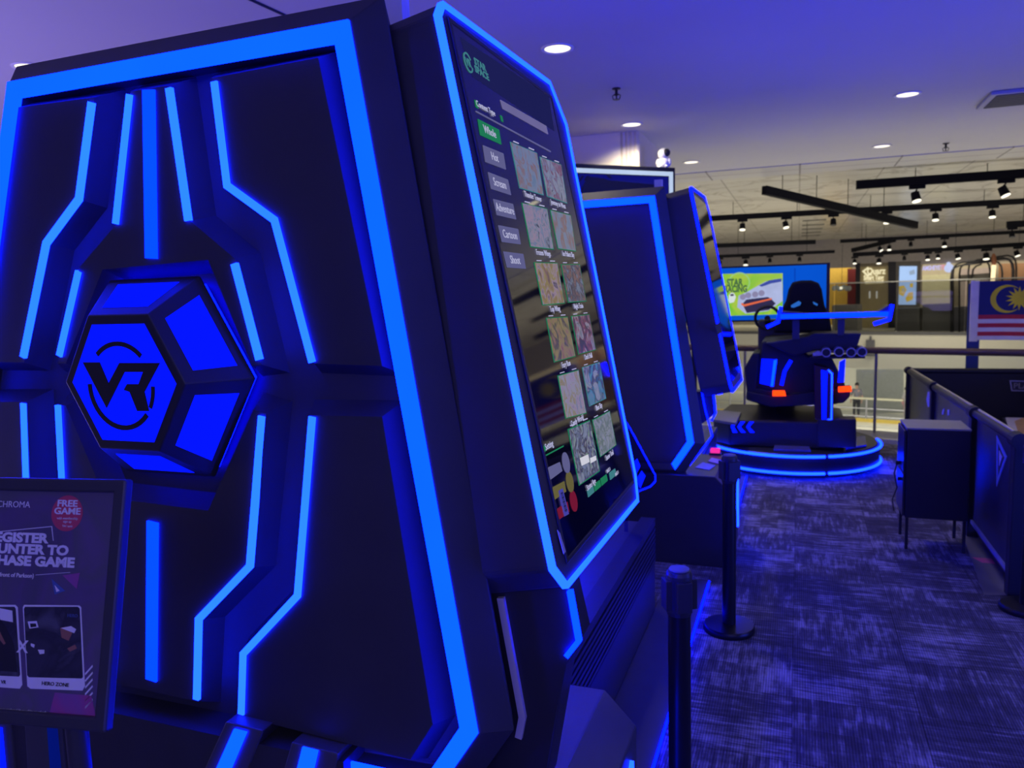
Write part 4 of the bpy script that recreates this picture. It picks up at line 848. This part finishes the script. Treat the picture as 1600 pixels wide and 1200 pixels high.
b = MB(); L = GF.pl([(905, 300), (918, 276), (942, 279), (950, 282), (1034, 290), (1036, 330), (1036, 420), (905, 420)]); b.prism(GF, L, 0.008, 0.014); b.build('dark_print', mat('dark_print', (0.006, 0.008, 0.03), 0.5), pn)
for px in ([(903, 282), (908, 275), (912, 275), (907, 283)], [(911, 282), (916, 275), (920, 275), (915, 283)], [(945, 272), (949, 272), (956, 279), (951, 279)]):
    b = MB(); b.prism(GF, GF.pl(px), 0.008, 0.014); b.build('dash_print', mat('dash_print', (0.006, 0.008, 0.03), 0.5), pn)
b = MB(); b.box(GF, -gw + 0.1, -0.1, 0.0, 0.05, -0.3, 0.15); b.build('foot', M['rubber'], sg)
ap = on(1, 7.42, 1043, 259); ap = V((GF.p(-0.10, 0, -0.06).x, GF.p(-0.10, 0, -0.06).y, gz))
at_ = thing('astronaut_figurine', ap, 'small white astronaut figurine with a black visor on top of the sign board', 'figurine')
b = MB(); b.sphere(ap + V((0, 0, 0.055)), 0.062, sc=(1, 0.85, 0.9))
for s in (-1, 1):
    b.sphere(ap + V((0.055 * s, 0, 0.055)), 0.026, sc=(0.9, 0.9, 1.7)); b.sphere(ap + V((0.03 * s, -0.01, 0.018)), 0.028, sc=(0.9, 1.2, 0.62))
b.build('suit', M['white'], at_, smooth=True)
b = MB(); b.sphere(ap + V((0, 0, 0.145)), 0.058); b.build('helmet', M['white'], at_, smooth=True)
b = MB(); b.sphere(ap + V((0.030, -0.018, 0.150)), 0.046, sc=(0.9, 0.9, 0.9)); b.build('visor', M['rubber'], at_, smooth=True)

# ------------------------------------------------------------------ balustrade on our side
RP = on(2, 1.0, 1330, 547); rdir = e_
rt0 = (RP - E0).dot(e_); hb = -(RP - E0).dot(n_)
bal = thing('glass_balustrade', (E0.x, E0.y, 0), 'clear glass balustrade with a round brown handrail along the floor edge', 'balustrade')
b = MB(); b.tube([RP - e_ * 6 - V((0, 0, 0.0)), RP + e_ * 14], 0.042, 16); b.build('handrail', mat('brown_handrail', (0.13, 0.075, 0.06), 0.35), bal, smooth=True)
bf = Fr((RP.x, RP.y, 0), e_, (0, 0, 1)); gm = glass('balustrade_glass')
for i in range(-3, 8):
    b = MB(); b.box(bf, i * 1.6 + 0.3, i * 1.6 + 1.88, 0.06, 0.96, -0.006, 0.006); b.build('glass_pane', gm, bal)
    b = MB(); b.box(bf, i * 1.6 + 0.27, i * 1.6 + 0.30, 0.0, 0.97, -0.012, 0.012); b.build('baluster', M['steel'], bal)
# extend the floor out under the balustrade
if hb > 0:
    b = MB(); b.box(kf, -9, 18, -0.35, -0.002, -hb - 0.15, 0.0); b.build('floor_edge', mat('edge_stone', (0.3, 0.3, 0.36), 0.4), kind='structure')

# ------------------------------------------------------------------ flag on a blue pole, outside the rail
fo = RP - n_ * 0.35; fp = onp(V((fo.x, fo.y, 0)), n_, 1520, 500)
FD = Fr((fp.x, fp.y, 0), e_, (0, 0, 1))
tl = FD.px(1519, 440); bl_ = FD.px(1519, 531); fz1, fz0 = tl[1], bl_[1]; fh = fz1 - fz0; fw = 2 * fh; fa = FD.px(1529, 480)[0]
fl = thing('national_flag', (fp.x, fp.y, -0.35), 'red and white striped flag with yellow crescent and star, on a blue pole', 'flag')
b = MB(); a_ = FD.px(1519, 540)[0]; b.box(FD, a_ - 0.065, a_ + 0.065, -0.35, fz1 - 0.02, -0.10, -0.03); b.build('pole', mat('blue_pole', (0.03, 0.05, 0.22), 0.35), fl, bevel=0.01)
fred = mat('flag_red', (0.55, 0.03, 0.05), 0.8); fwht = mat('flag_white', (0.80, 0.76, 0.66), 0.8); fblu = mat('flag_blue', (0.02, 0.028, 0.14), 0.8); fyel = mat('flag_yellow', (0.85, 0.72, 0.03), 0.8)
wave = lambda a, b: 0.018 * math.sin(a * 7 + b * 2) + 0.01 * math.sin(a * 13 + 1)
b = MB(); NA = 48; NB = 28
for i in range(NA):
    for j in range(NB):
        st = 13 - int(j / 2); a0 = fa + fw * i / NA; a1 = fa + fw * (i + 1) / NA; z0 = fz0 + fh * j / NB; z1 = fz0 + fh * (j + 1) / NB
        can = i < NA // 2 and j >= 12
        b.mi = 2 if can else (0 if st % 2 == 0 else 1)
        b.add([FD.p(a0, z0, wave(a0, z0)), FD.p(a1, z0, wave(a1, z0)), FD.p(a1, z1, wave(a1, z1)), FD.p(a0, z1, wave(a0, z1))], [[0, 1, 2, 3]])
cl = b.build('flag_cloth', [fred, fwht, fblu], fl)
def fpoly(name, pts):
    b = MB(); n = len(pts); vs = [FD.p(a, z, wave(a, z) + 0.006) for a, z in pts]; b.add(vs, [list(range(n))]); b.build(name, fyel, cl)
ccx, ccz = FD.px(1573, 467); r = 0.40 * fh * 0.571 * 1.03; 
outer = [(ccx + r * math.cos(t), ccz + r * math.sin(t)) for t in [math.radians(38 + (322 - 38) * i / 40) for i in range(41)]]
c2 = ccx + 0.2 * r; r2 = 0.86 * r; inn = [(c2 + r2 * math.cos(t), ccz + r2 * math.sin(t)) for t in [math.radians(322 + 6 - (322 + 6 - 32) * i / 40) for i in range(41)]]
b = MB(); vs = [FD.p(a, z, wave(a, z) + 0.006) for a, z in outer] + [FD.p(a, z, wave(a, z) + 0.006) for a, z in inn[::-1]]
b.add(vs, [[i, i + 1, 41 + i + 1, 41 + i] for i in range(40)]); b.build('crescent', fyel, cl)
sx_, sz_ = FD.px(1593, 466); R1 = r * 0.86; star = []
for k in range(28):
    rr = R1 if k % 2 == 0 else R1 * 0.52; star.append((sx_ + rr * math.sin(math.pi * k / 14), sz_ + rr * math.cos(math.pi * k / 14)))
b = MB(); vs = [FD.p(sx_, sz_, wave(sx_, sz_) + 0.006)] + [FD.p(a, z, wave(a, z) + 0.006) for a, z in star]; b.add(vs, [[0, 1 + k, 1 + (k + 1) % 28] for k in range(28)]); b.build('star', fyel, cl)
b = MB(); b.box(FD, fa - 0.085, fa, fz0 - 0.02, fz1 + 0.01, -0.025, 0.014); b.build('sleeve', fwht, fl, bevel=0.008)

# ------------------------------------------------------------------ the far side of the atrium
OB = dep(1400, 523, 26); OF = Fr(OB, e_, (0, 0, 1))       # balustrade line of the far balcony
zf = 0.0                                                    # frame heights are measured from OB.z
bz = OB.z; top = OF.px(1400, 440)[1]; fas = OF.px(1400, 577)[1]
b = MB(); b.box(OF, -16, 22, fas, 0.0, -7, 0.0); b.build('floor_far', mat('cream_fascia', (0.76, 0.74, 0.60), 0.6, var=0.03), kind='structure')
b = MB(); b.box(OF, -16, 22, 0.0, 0.10, -0.05, 0.02); b.build('trim_5', mat('dark_channel', (0.12, 0.12, 0.12), 0.5), kind='structure')
fb = thing('far_balustrade', (OB.x, OB.y, bz), 'tinted glass balustrade along the far balcony, above the cream slab edge', 'balustrade')
gm2 = glass('tinted_glass', (0.72, 0.73, 0.73))
for i in range(-8, 11):
    b = MB(); b.box(OF, i * 2 + 0.02, i * 2 + 1.98, 0.10, top, -0.02, -0.005); b.build('glass_pane', gm2, fb)
b = MB(); b.box(OF, -16, 22, top - 0.015, top + 0.02, -0.03, 0.01); b.build('top_edge', mat('glass_edge', (0.3, 0.3, 0.28), 0.4), fb)
wbx = MB(); q = OF.pl([(1354, 531), (1367, 531), (1367, 556), (1354, 556)]); wbx.prism(OF, q, 0, 0.12); qq = OF.pl([(1359, 525), (1362, 525), (1362, 531), (1359, 531)]); wbx.prism(OF, qq, 0, 0.06)
tag(wbx.build('wall_lamp', mat('grey_box', (0.14, 0.14, 0.15), 0.5)), 'small grey box lamp fixed to the cream slab edge', 'lamp')
# shopfronts, 4.5 m behind the far balustrade
SO = Fr(OB - n_ * 4.5, e_, (0, 0, 1))
def shop(L, d0, d1, m, name, label, cat, group=None):
    b = MB(); b.prism(SO, SO.pl(L, d1), d0, d1); return tag(b.build(name, m), label, cat, group)
b = MB(); b.box(SO, -16, 24, -0.4, 4.0, -3.2, -3.0); b.build('wall_far', mat('far_shop_wall', (0.50, 0.46, 0.36), 0.7), kind='structure')
zfas0 = SO.px(1300, 419)[1]; zfas1 = 3.62 - bz
b = MB(); b.box(SO, -16, 24, zfas0, zfas1, -0.4, 0.0); b.build('trim_6', mat('shop_bulkhead', (0.55, 0.50, 0.48), 0.5), kind='structure')
yel = glow('yellow_shop_wall', (0.42, 0.27, 0.03), 0.8, 0.3, 0.8); redm = mat('dark_red_wall', (0.16, 0.015, 0.02), 0.5)
o = shop([(1285, 418), (1325, 418), (1325, 520), (1285, 520)], -2.9, -2.2, mat('yellow_paint', (0.60, 0.40, 0.06), 0.6), 'yellow_shop', 'yellow painted shop front with a dark opening, right of the blue display', 'shop')
o = shop([(1324, 420), (1340, 420), (1340, 520), (1324, 520)], -2.0, -1.4, redm, 'shop_pillar', 'dark red shop pillar left of the gold sign panel', 'pillar')
goldm = mat('gold_panel', (0.60, 0.50, 0.27), 0.45)
t = thing('sign_pillar', SO.p(SO.px(1366, 470)[0], -0.4, 0), 'gold brown pillar with glowing cream lettering on the far balcony', 'sign')
b = MB(); b.prism(SO, SO.pl([(1343, 412), (1388, 410), (1388, 522), (1343, 522)]), -0.6, 0.0); b.build('pillar', goldm, t)
b = MB(); b.prism(SO, SO.pl([(1337, 411), (1344, 411), (1344, 522), (1337, 522)]), -0.6, 0.03); b.prism(SO, SO.pl([(1388, 409), (1400, 409), (1400, 522), (1388, 522)]), -0.6, 0.03); b.build('edge_trim', M['black2'], t)
cream = glow('sign_cream', (0.95, 0.86, 0.55), 0.95, 0.1)
a, q = SO.px(1369, 424); text('sign_text', 'Quarz', SO, a, q, 0.02, 0.36, cream, t, depth=0.02, bold=0.02, sx=0.72)
a, q = SO.px(1365, 434); text('sign_text', 'Smart Tang', SO, a, q, 0.02, 0.27, cream, t, depth=0.02, bold=0.02, sx=0.58)
a, q = SO.px(1366, 441); text('sign_text', 'HEALTHY DRINK', SO, a, q, 0.02, 0.13, cream, t, depth=0.02, bold=0.02, sx=0.7)
b = MB(); b.ribbon(SO, SO.pl([(1357, 418), (1349, 424), (1356, 431), (1362, 426)]), 0.06, 0.0, 0.03); b.build('sign_logo', cream, t)
for x in (1358, 1369): 
    b = MB(); b.prism(SO, SO.pl([(x, 455), (x + 2, 455), (x + 2, 466), (x, 466)]), 0, 0.03); b.build('wall_light', glow('wall_light', (0.6, 0.58, 0.5), 0.9), t)
# digital menu totem
t = thing('digital_totem', SO.p(SO.px(1419, 500)[0], -0.4, 0), 'bright pale blue menu screen with yellow food in a dark housing, far balcony', 'display')
b = MB(); b.prism(SO, SO.pl([(1400, 409), (1439, 408), (1437, 522), (1397, 522)]), -0.35, 0.02); b.build('housing', mat('taupe', (0.20, 0.18, 0.15), 0.5), t)
b = MB(); sp = ccw(SO.pl([(1406, 416), (1433, 416), (1431, 476), (1404, 476)])); b.prism(SO, sp, 0.02, 0.05); sc_ = b.build('screen', glow('menu_blue', (0.42, 0.60, 0.92), 1.0, 0.15, 2), t)
mly = glow('menu_yellow', (0.75, 0.52, 0.08), 0.9, 0.3, 8); mlg = glow('menu_grey', (0.35, 0.45, 0.6), 0.9)
for px, m in (([(1405, 447), (1413, 446), (1417, 453), (1412, 463), (1405, 460)], mly), ([(1420, 457), (1427, 456), (1427, 468), (1417, 472), (1415, 466)], mly), ([(1422, 443), (1427, 442), (1427, 449), (1422, 449)], mly), ([(1421, 424), (1429, 421), (1430, 428), (1422, 430)], mlg), ([(1409, 450), (1414, 450), (1414, 456), (1409, 456)], mlg)):
    b = MB(); b.prism(SO, SO.pl(px), 0.05, 0.06); b.build('menu_picture', m, sc_)
# tea shop: lit room, sign, counter
o = shop([(1441, 430), (1487, 428), (1487, 520), (1441, 520)], -2.8, -2.2, mat('tea_shop_wall', (0.55, 0.55, 0.38), 0.6), 'tea_shop', 'pale green lit tea shop interior behind the glass, right of the menu screen', 'shop')
t = thing('shop_sign', SO.p(SO.px(1463, 418)[0], zfas0, 0), 'white and pink lit lettering with a round logo above the tea shop', 'sign')
lw = glow('sign_white', (0.55, 0.52, 0.95), 1.0); lp_ = glow('sign_pink', (0.75, 0.25, 0.4), 1.0)
SG = Fr(SO.p(0, 0, 0.03), e_, (0, 0, 1))
a, q = SG.px(1457, 419); text('sign_text', 'AMSHEYET', SG, a, q, 0.01, 0.24, lw, t, depth=0.02, bold=0.02, sx=0.58); a, q = SG.px(1475, 418); text('sign_text', 'TEA', SG, a, q, 0.01, 0.24, lp_, t, depth=0.02, bold=0.02, sx=0.6)
a, q = SG.px(1483, 419); b = MB(); b.cyl(SG.p(a, q, 0), SG.p(a, q, 0.06), 0.16, seg=24); b.cyl(SG.p(a - 0.02, q + 0.16, 0), SG.p(a - 0.02, q + 0.16, 0.06), 0.07, seg=16); b.build('round_logo', glow('logo_pale', (0.55, 0.62, 0.9), 1.0), t)
o = shop([(1560, 412), (1640, 410), (1640, 520), (1560, 520)], -2.4, -1.6, mat('brown_shop_wall', (0.36, 0.20, 0.11), 0.6), 'brown_shop', 'brown shop front at the right edge behind the black arches', 'shop')
o = shop([(1500, 420), (1554, 418), (1554, 520), (1500, 520)], -2.7, -2.0, mat('mauve_shop_wall', (0.42, 0.36, 0.36), 0.6), 'mauve_shop', 'mauve grey shop front behind the black arches', 'shop')
KO = Fr(OB - n_ * 2.2, e_, (0, 0, 1))
def counter(L, m, label):
    b = MB(); b.prism(KO, KO.pl(L), -0.8, 0.0); return tag(b.build('shop_counter', m, bevel=0.02), label, 'counter')
cgm = mat('grey_counter', (0.12, 0.12, 0.115), 0.5)
counter([(1398, 482), (1437, 481), (1437, 523), (1398, 523)], cgm, 'dark grey counter below the menu screen on the far balcony'); counter([(1441, 476), (1486, 474), (1486, 523), (1441, 523)], cgm, 'dark grey counter of the tea shop on the far balcony')
counter([(1300, 477), (1340, 476), (1340, 523), (1300, 523)], mat('pale_counter', (0.30, 0.29, 0.28), 0.5), 'pale counter in front of the dark red pillar'); counter([(1488, 480), (1520, 478), (1520, 523), (1488, 523)], mat('navy_counter', (0.07, 0.07, 0.09), 0.5), 'blue black counter under the black arches')
# arched kiosk frame
kt = thing('kiosk_frame', KO.p(KO.px(1540, 500)[0], -0.4, -0.3), 'black tubular kiosk frame of rounded arches on the far balcony', 'kiosk')
for i, (xa, xb, yt) in enumerate(((1486, 1566, 414), (1489, 1582, 409), (1499, 1584, 410), (1513, 1588, 405), (1519, 1547, 412))):
    pts = []
    for x, y in ((xa, 522), (xa, yt + 20), (xa + 1.5, yt + 9), (xa + 6, yt + 4), (xa + 14, yt + 1), (xb - 14, yt - 6), (xb - 6, yt - 4), (xb - 1.5, yt + 2), (xb, yt + 12), (xb, 522)):
        a, q = KO.px(x, y, -0.3 * i + 1.65); pts.append(KO.p(a, q, -0.3 * i + 1.65))
    b = MB(); b.tube(pts, 0.03, 8); b.build('arch_tube', M['blackmetal'], kt, smooth=True)
b = MB(); b.prism(KO, KO.pl([(1500, 430), (1552, 426), (1552, 436), (1500, 440)], 0.2), 0.15, 0.2); b.build('name_board', mat('kiosk_board', (0.08, 0.07, 0.05), 0.5), kt)
lt = thing('column_lamp', KO.p(KO.px(1553, 430)[0], -0.4, 1.95), 'slim copper and gold column lamp standing behind the flag', 'lamp')
pa, pb, pc, pd = [KO.p(*KO.px(x, y, 1.95), 1.95) for x, y in ((1551, 470), (1551, 440), (1553, 414), (1552.5, 396))]
b = MB(); b.cyl(V((pa.x, pa.y, bz)), pb, 0.05); b.build('pole', M['blackmetal'], lt); b = MB(); b.cyl(pb, pc, 0.062); b.build('lit_tube', glow('lamp_gold', (1.3, 1.0, 0.55), 1.2), lt); b = MB(); b.tube([pc, pc.lerp(pd, 0.4), pc.lerp(pd, 0.8), pd], [0.06, 0.072, 0.06, 0.02], 14); b.build('copper_tip', mat('copper', (0.5, 0.2, 0.1), 0.35, 0.6), lt)
# glass pendant lamp seen through the balustrade
gp_ = KO.p(*KO.px(1315, 450, -0.3), -0.3); t = thing('pendant_lamp', gp_, 'pale glass chandelier in front of the red pillar on the far balcony', 'lamp')
b = MB()
for k in range(7): b.sphere(gp_ + e_ * (0.09 * (k - 3)) + V((0, 0, 0.03 * math.sin(k * 2))), 0.085, 12, 8, (1, 1, 1.2))
b.build('glass_globes', mat('frosted_globes', (0.6, 0.65, 0.66), 0.3), t, smooth=True)
b = MB(); b.sphere(gp_ + n_ * 0.1, 0.05); b.build('bulb', M['lamp'], t); b = MB(); b.cyl(gp_, V((gp_.x, gp_.y, 3.3)), 0.008, seg=6); b.build('cord', M['rubber'], t)

# ------------------------------------------------------------------ rink level below
IZ = -4.5
b = MB(); b.wbox(-14, 26, 10, 48, IZ - 0.2, IZ); b.build('floor_rink', mat('white_ice', (0.72, 0.72, 0.66), 0.25), kind='structure')
RB = on(2, IZ, 1375, 661); RF = Fr(RB, e_, (0, 0, 1))
b = MB(); b.box(RF, -14, 20, 0.0, 0.16, -0.1, 0.0); b.build('baseboard_rink', mat('yellow_kick', (0.50, 0.36, 0.06), 0.5), kind='structure')
rk = thing('rink_railing', RB, 'grey steel rink railing with a pale top rail above the yellow kick board', 'railing')
b = MB(); b.tube([RF.p(-14, 1.08, -0.05), RF.p(0.9, 1.08, -0.05)], 0.05, 10); b.build('top_rail', mat('cream_rail', (0.5, 0.47, 0.33), 0.5), rk)
b = MB(); b.tube([RF.p(-14, 0.62, -0.05), RF.p(1.2, 0.62, -0.05)], 0.03, 8); b.tube([RF.p(-14, 0.25, -0.05), RF.p(1.2, 0.25, -0.05)], 0.03, 8); b.build('mid_rail', M['steel'], rk)
for i in range(-5, 2):
    b = MB(); b.cyl(RF.p(i * 1.6 - 0.6, 0.16, -0.05), RF.p(i * 1.6 - 0.6, 1.08, -0.05), 0.045, seg=10); b.build('rail_post', M['steel'], rk)
RW = Fr(RB - n_ * 3.0, e_, (0, 0, 1))
b = MB(); b.box(RW, -16, 22, 0, 5.2, -0.2, 0); b.build('wall_rink', mat('cream_rink_wall', (0.62, 0.60, 0.48), 0.6, var=0.03), kind='structure')
wq = RW.pl([(1338, 577), (1412, 577), (1412, 645), (1338, 645)])
b = MB(); b.prism(RW, wq, 0, 0.03); b.build('window_1', mat('grey_glazing', (0.24, 0.25, 0.23), 0.2), kind='structure')

def person(p, h, face, shirt, trousers, label, arm=None):
    t = thing('person', p, label, 'person', 'people by the rink'); k = h / 1.7
    fwd = V(face).normalized(); sd = V((fwd.y, -fwd.x, 0)); J = lambda s, f_, z: p + sd * (s * k) + fwd * (f_ * k) + V((0, 0, z * k))
    def skin(name, chains, m, lv=1):
        me = bpy.data.meshes.new(name); o = bpy.data.objects.new(name, me); COL.objects.link(o); vs = []; ed = []; rd = []; idx = {}
        for ch in chains:
            last = None
            for key, pt, r in ch:
                if key not in idx: idx[key] = len(vs); vs.append(tuple(pt - ORG[t.name])); rd.append(r * k)
                if last is not None: ed.append((last, idx[key]))
                last = idx[key]
        me.from_pydata(vs, ed, []); md = o.modifiers.new('skin', 'SKIN')
        for i, r in enumerate(rd): me.skin_vertices[0].data[i].radius = (r, r)
        me.skin_vertices[0].data[0].use_root = True
        sb = o.modifiers.new('sub', 'SUBSURF'); sb.levels = lv; sb.render_levels = lv
        dg = bpy.context.evaluated_depsgraph_get(); nm = bpy.data.meshes.new_from_object(o.evaluated_get(dg)); o.modifiers.clear(); o.data = nm; nm.materials.append(m)
        for f_ in nm.polygons: f_.use_smooth = True
        o.parent = t; return o
    arms = []
    for s in (-1, 1):
        hand = J(0.24 * s, 0.08, 0.80); el = J(0.25 * s, -0.02, 1.08)
        if arm and s == arm: el = J(0.32 * s, 0.15, 1.16); hand = J(0.42 * s, 0.32, 1.02)
        arms.append([('ch', J(0, 0, 1.28), 0.13), ('sh%d' % s, J(0.17 * s, 0, 1.36), 0.055), ('el%d' % s, el, 0.042), ('wr%d' % s, hand, 0.030), ('hd%d' % s, hand + (hand - el) * 0.3, 0.034)])
    legs = [[('pv', J(0, 0, 0.92), 0.13), ('hp%d' % s, J(0.09 * s, 0, 0.86), 0.085), ('kn%d' % s, J(0.10 * s, 0.02, 0.48), 0.058), ('an%d' % s, J(0.10 * s, 0, 0.09), 0.042), ('ft%d' % s, J(0.11 * s, 0.13, 0.04), 0.04)] for s in (-1, 1)]
    skm = mat('skin', (0.42, 0.24, 0.17), 0.6)
    skin('body', [[('pv', J(0, 0, 0.92), 0.13), ('wa', J(0, 0, 1.08), 0.115), ('ch', J(0, 0, 1.28), 0.13), ('nk', J(0, 0.01, 1.46), 0.05), ('hb', J(0, 0.02, 1.55), 0.075), ('ht', J(0, 0.02, 1.64), 0.075)]] + arms + legs, skm)
    skin('shirt', [[('pv', J(0, 0, 0.90), 0.145), ('wa', J(0, 0, 1.08), 0.13), ('ch', J(0, 0, 1.29), 0.145), ('nk', J(0, 0, 1.40), 0.075)]] + [[('ch', J(0, 0, 1.29), 0.145), ('sh%d' % s, J(0.17 * s, 0, 1.365), 0.068), ('el%d' % s, arms[(s + 1) // 2][2][1], 0.055)] for s in (-1, 1)], shirt)
    skin('trousers', [[('pv', J(0, 0, 0.93), 0.14), ('hp%d' % s, J(0.09 * s, 0, 0.86), 0.095), ('kn%d' % s, J(0.10 * s, 0.02, 0.48), 0.07), ('an%d' % s, J(0.10 * s, 0, 0.12), 0.056)] for s in (-1, 1)], trousers)
    b = MB(); b.sphere(J(0, -0.01, 1.63), 0.098 * k, 16, 10, (1, 1, 1.02)); b.build('hair', mat('dark_hair', (0.012, 0.01, 0.01), 0.6), t, smooth=True)
pr1 = on(2, IZ, 1331, 657); pr1.z = IZ
person(V((pr1.x, pr1.y, IZ)) - n_ * 0.9, 1.66, n_, mat('grey_top', (0.16, 0.15, 0.18), 0.8), mat('dark_trousers', (0.03, 0.03, 0.04), 0.8), 'person in a grey top standing behind the rink railing beside the simulator')
pr2 = on(2, IZ, 1411, 661); person(V((pr2.x, pr2.y, IZ)) - n_ * 0.7, 1.55, -n_ + e_, mat('white_top', (0.55, 0.52, 0.50), 0.8), mat('pink_trousers', (0.45, 0.22, 0.24), 0.8), 'dark haired person in a white top at the end of the rink railing', arm=1)

# ------------------------------------------------------------------ hanging light tracks over the atrium
HC = 3.60
trk = mat('track_black', (0.006, 0.006, 0.009), 0.8, spec=0.15)
ORD = ['first', 'second', 'third', 'fourth', 'fifth', 'sixth', 'seventh', 'eighth']
def track(p0, p1, th, cables, label, desc, spots=()):
    t = thing('lighting_track', (p0 + p1) / 2, label, 'lighting track', 'hanging lighting tracks'); d = (p1 - p0).normalized(); s = d.cross(V((0, 0, 1))).normalized(); u = s.cross(d)
    fr = Fr(p0, d, u); L = (p1 - p0).length; b = MB(); b.box(fr, 0, L, -th / 2, th / 2, -th * 0.35, th * 0.35); b.build('track_bar', trk, t)
    for k in cables:
        q = p0.lerp(p1, k); b = MB(); b.cyl(q + V((0, 0, th / 2)), V((q.x, q.y, HC)), 0.006, seg=6); b.build('suspension_wire', trk, t)
    for i, (x, y, sc, lit, tilt) in enumerate(spots):
        k = max(0, min(1, ((CAM + ray(x, y) * ((p0 + p1) / 2 - CAM).dot(_f)) - p0).dot(d) / L))
        q = p0.lerp(p1, k); a = CAM + ray(x, y) * (q - CAM).dot(_f)   # lens centre beneath the bar
        r = 0.062 * sc; hz = max(th / 2 + 0.075 * sc + 2.2 * r, q.z - a.z)
        lb = '%s black track spotlight, %s from the left %s' % ('lit' if lit else 'unlit', ORD[i], desc)
        st = thing('track_spotlight', V((q.x, q.y, q.z - th / 2)), lb, 'spotlight', 'spotlights on the hanging tracks')
        b = MB(); b.box(fr, k * L - 0.10 * sc, k * L + 0.10 * sc, -th / 2 - 0.05 * sc, -th / 2 - 0.003, -0.03, 0.03); b.build('adapter', trk, st)
        top_ = V((q.x, q.y, q.z - th / 2 - 0.05 * sc)); ax = V((tilt, -0.25, -1)).normalized(); lens = V((q.x, q.y, q.z - hz))
        b = MB(); b.cyl(top_, lens - ax * (r * 1.9), 0.012, seg=8); b.build('stem', trk, st)
        b = MB(); b.cyl(lens - ax * (r * 2.0), lens, r * 0.85, r, 20); b.build('lamp_head', trk, st, smooth=True)
        b = MB(); b.cyl(lens, lens + ax * 0.012, r * 0.92, r * 0.92, 20); b.build('lens', M['spot'] if lit else M['black2'], st)
        if lit and q.y > 20 and i % 2 == 1:
            l = bpy.data.lights.new('track_lamp', 'SPOT'); l.energy = 60; l.color = (1, 0.9, 0.72); l.spot_size = math.radians(120); l.spot_blend = 0.7; l.shadow_soft_size = 0.08
            o = bpy.data.objects.new('track_lamp', l); COL.objects.link(o); o.parent = st
            o.location = lens + ax * 0.04 - st.location; o.rotation_euler = (V((0, 0.75, -1)) - n_ * 0.2).to_track_quat('-Z', 'Y').to_euler()
    return t
def dl(a, b): return dep(*a), dep(*b)
track(*dl((1338, 289, 12.4), (1660, 267, 11.6)), 0.135, (0.3, 0.65), 'thick black lighting track at upper right, nearest the low ceiling edge', 'on the thick upper track', [(1437, 311, 1.15, True, 0.2), (1566, 300, 1.15, True, 0.4)])
track(*dl((1194, 297, 11.9), (1431, 352, 14.6)), 0.13, (0.1, 0.3, 0.5, 0.75), 'black lighting track hanging diagonally across the others', 'on the diagonal track')
track(*dl((1080, 343, 16.3), (1660, 311, 15.2)), 0.11, (0.12, 0.3, 0.5, 0.8), 'long black lighting track running behind the diagonal one', 'on the long track behind the diagonal one', [(1165, 358, 1.0, True, 0), (1233, 355, 1.0, True, 0.2), (1305, 348, 1.0, False, 0), (1385, 348, 1.0, True, 0), (1457, 343, 1.05, True, 0), (1539, 338, 1.05, True, 0)])
track(*dl((1090, 385, 20.3), (1274, 378, 20)), 0.11, (0.4, 0.8), 'short plain black lighting track without lamps, left of the vent', 'x')
track(*dl((1090, 402, 22.5), (1304, 393, 22)), 0.09, (0.3, 0.8), 'thin black lighting track just above the blue display', 'on the thin track above the blue display', [(1126, 411, 1.0, False, 0), (1166, 410, 1.1, True, 0), (1203, 407, 0.9, False, 0), (1248, 404, 0.9, False, 0)])
track(*dl((1313, 377, 23), (1660, 359, 22)), 0.10, (0.1, 0.4, 0.7), 'black lighting track above the gold sign pillar, upper of two', 'on the upper track above the sign pillar', [(1383, 391, 1.0, True, 0.6), (1395, 390, 1.0, True, 0), (1427, 384, 0.9, False, 0), (1477, 385, 1.1, True, 0)])
track(*dl((1333, 398, 24.5), (1660, 378, 23.5)), 0.13, (0.15, 0.5, 0.8), 'black lighting track above the gold sign pillar, lower of two', 'on the lower track above the sign pillar', [(1343, 407, 1.0, True, 0), (1380, 407, 1.2, True, 0), (1418, 403, 0.9, False, 0), (1453, 404, 1.1, True, 0), (1468, 399, 1.0, True, 0), (1498, 404, 1.2, True, 0.2), (1539, 401, 1.5, True, 0), (1584, 395, 1.3, True, 0.3)])
track(*dl((1332, 391, 23.0), (1398, 375, 24.5)), 0.12, (0.3,), 'short slanting black lighting track above the gold sign pillar', 'x')
track(*dl((1573, 351, 14.5), (1660, 346, 14.2)), 0.12, (0.3,), 'short black lighting track end at the right edge', 'on the short track at the right edge', [(1585, 360, 0.8, False, 0)])
# vent in the marble ceiling
p0 = on(2, 3.62, 1252, 372); p1 = on(2, 3.62, 1292, 341)
t = thing('ceiling_vent', V((p0.x, p0.y, 3.6)), 'slatted grey vent in the marble ceiling beneath the diagonal track', 'vent'); b = MB()
for i in range(5): y = p1.y + 0.3 + (p0.y - p1.y) * i / 5; b.wbox(p0.x, p0.x + 0.62, y, y + 0.10, 3.60, 3.618)
b.build('slats', mat('vent_slat', (0.10, 0.095, 0.085), 0.6), t)
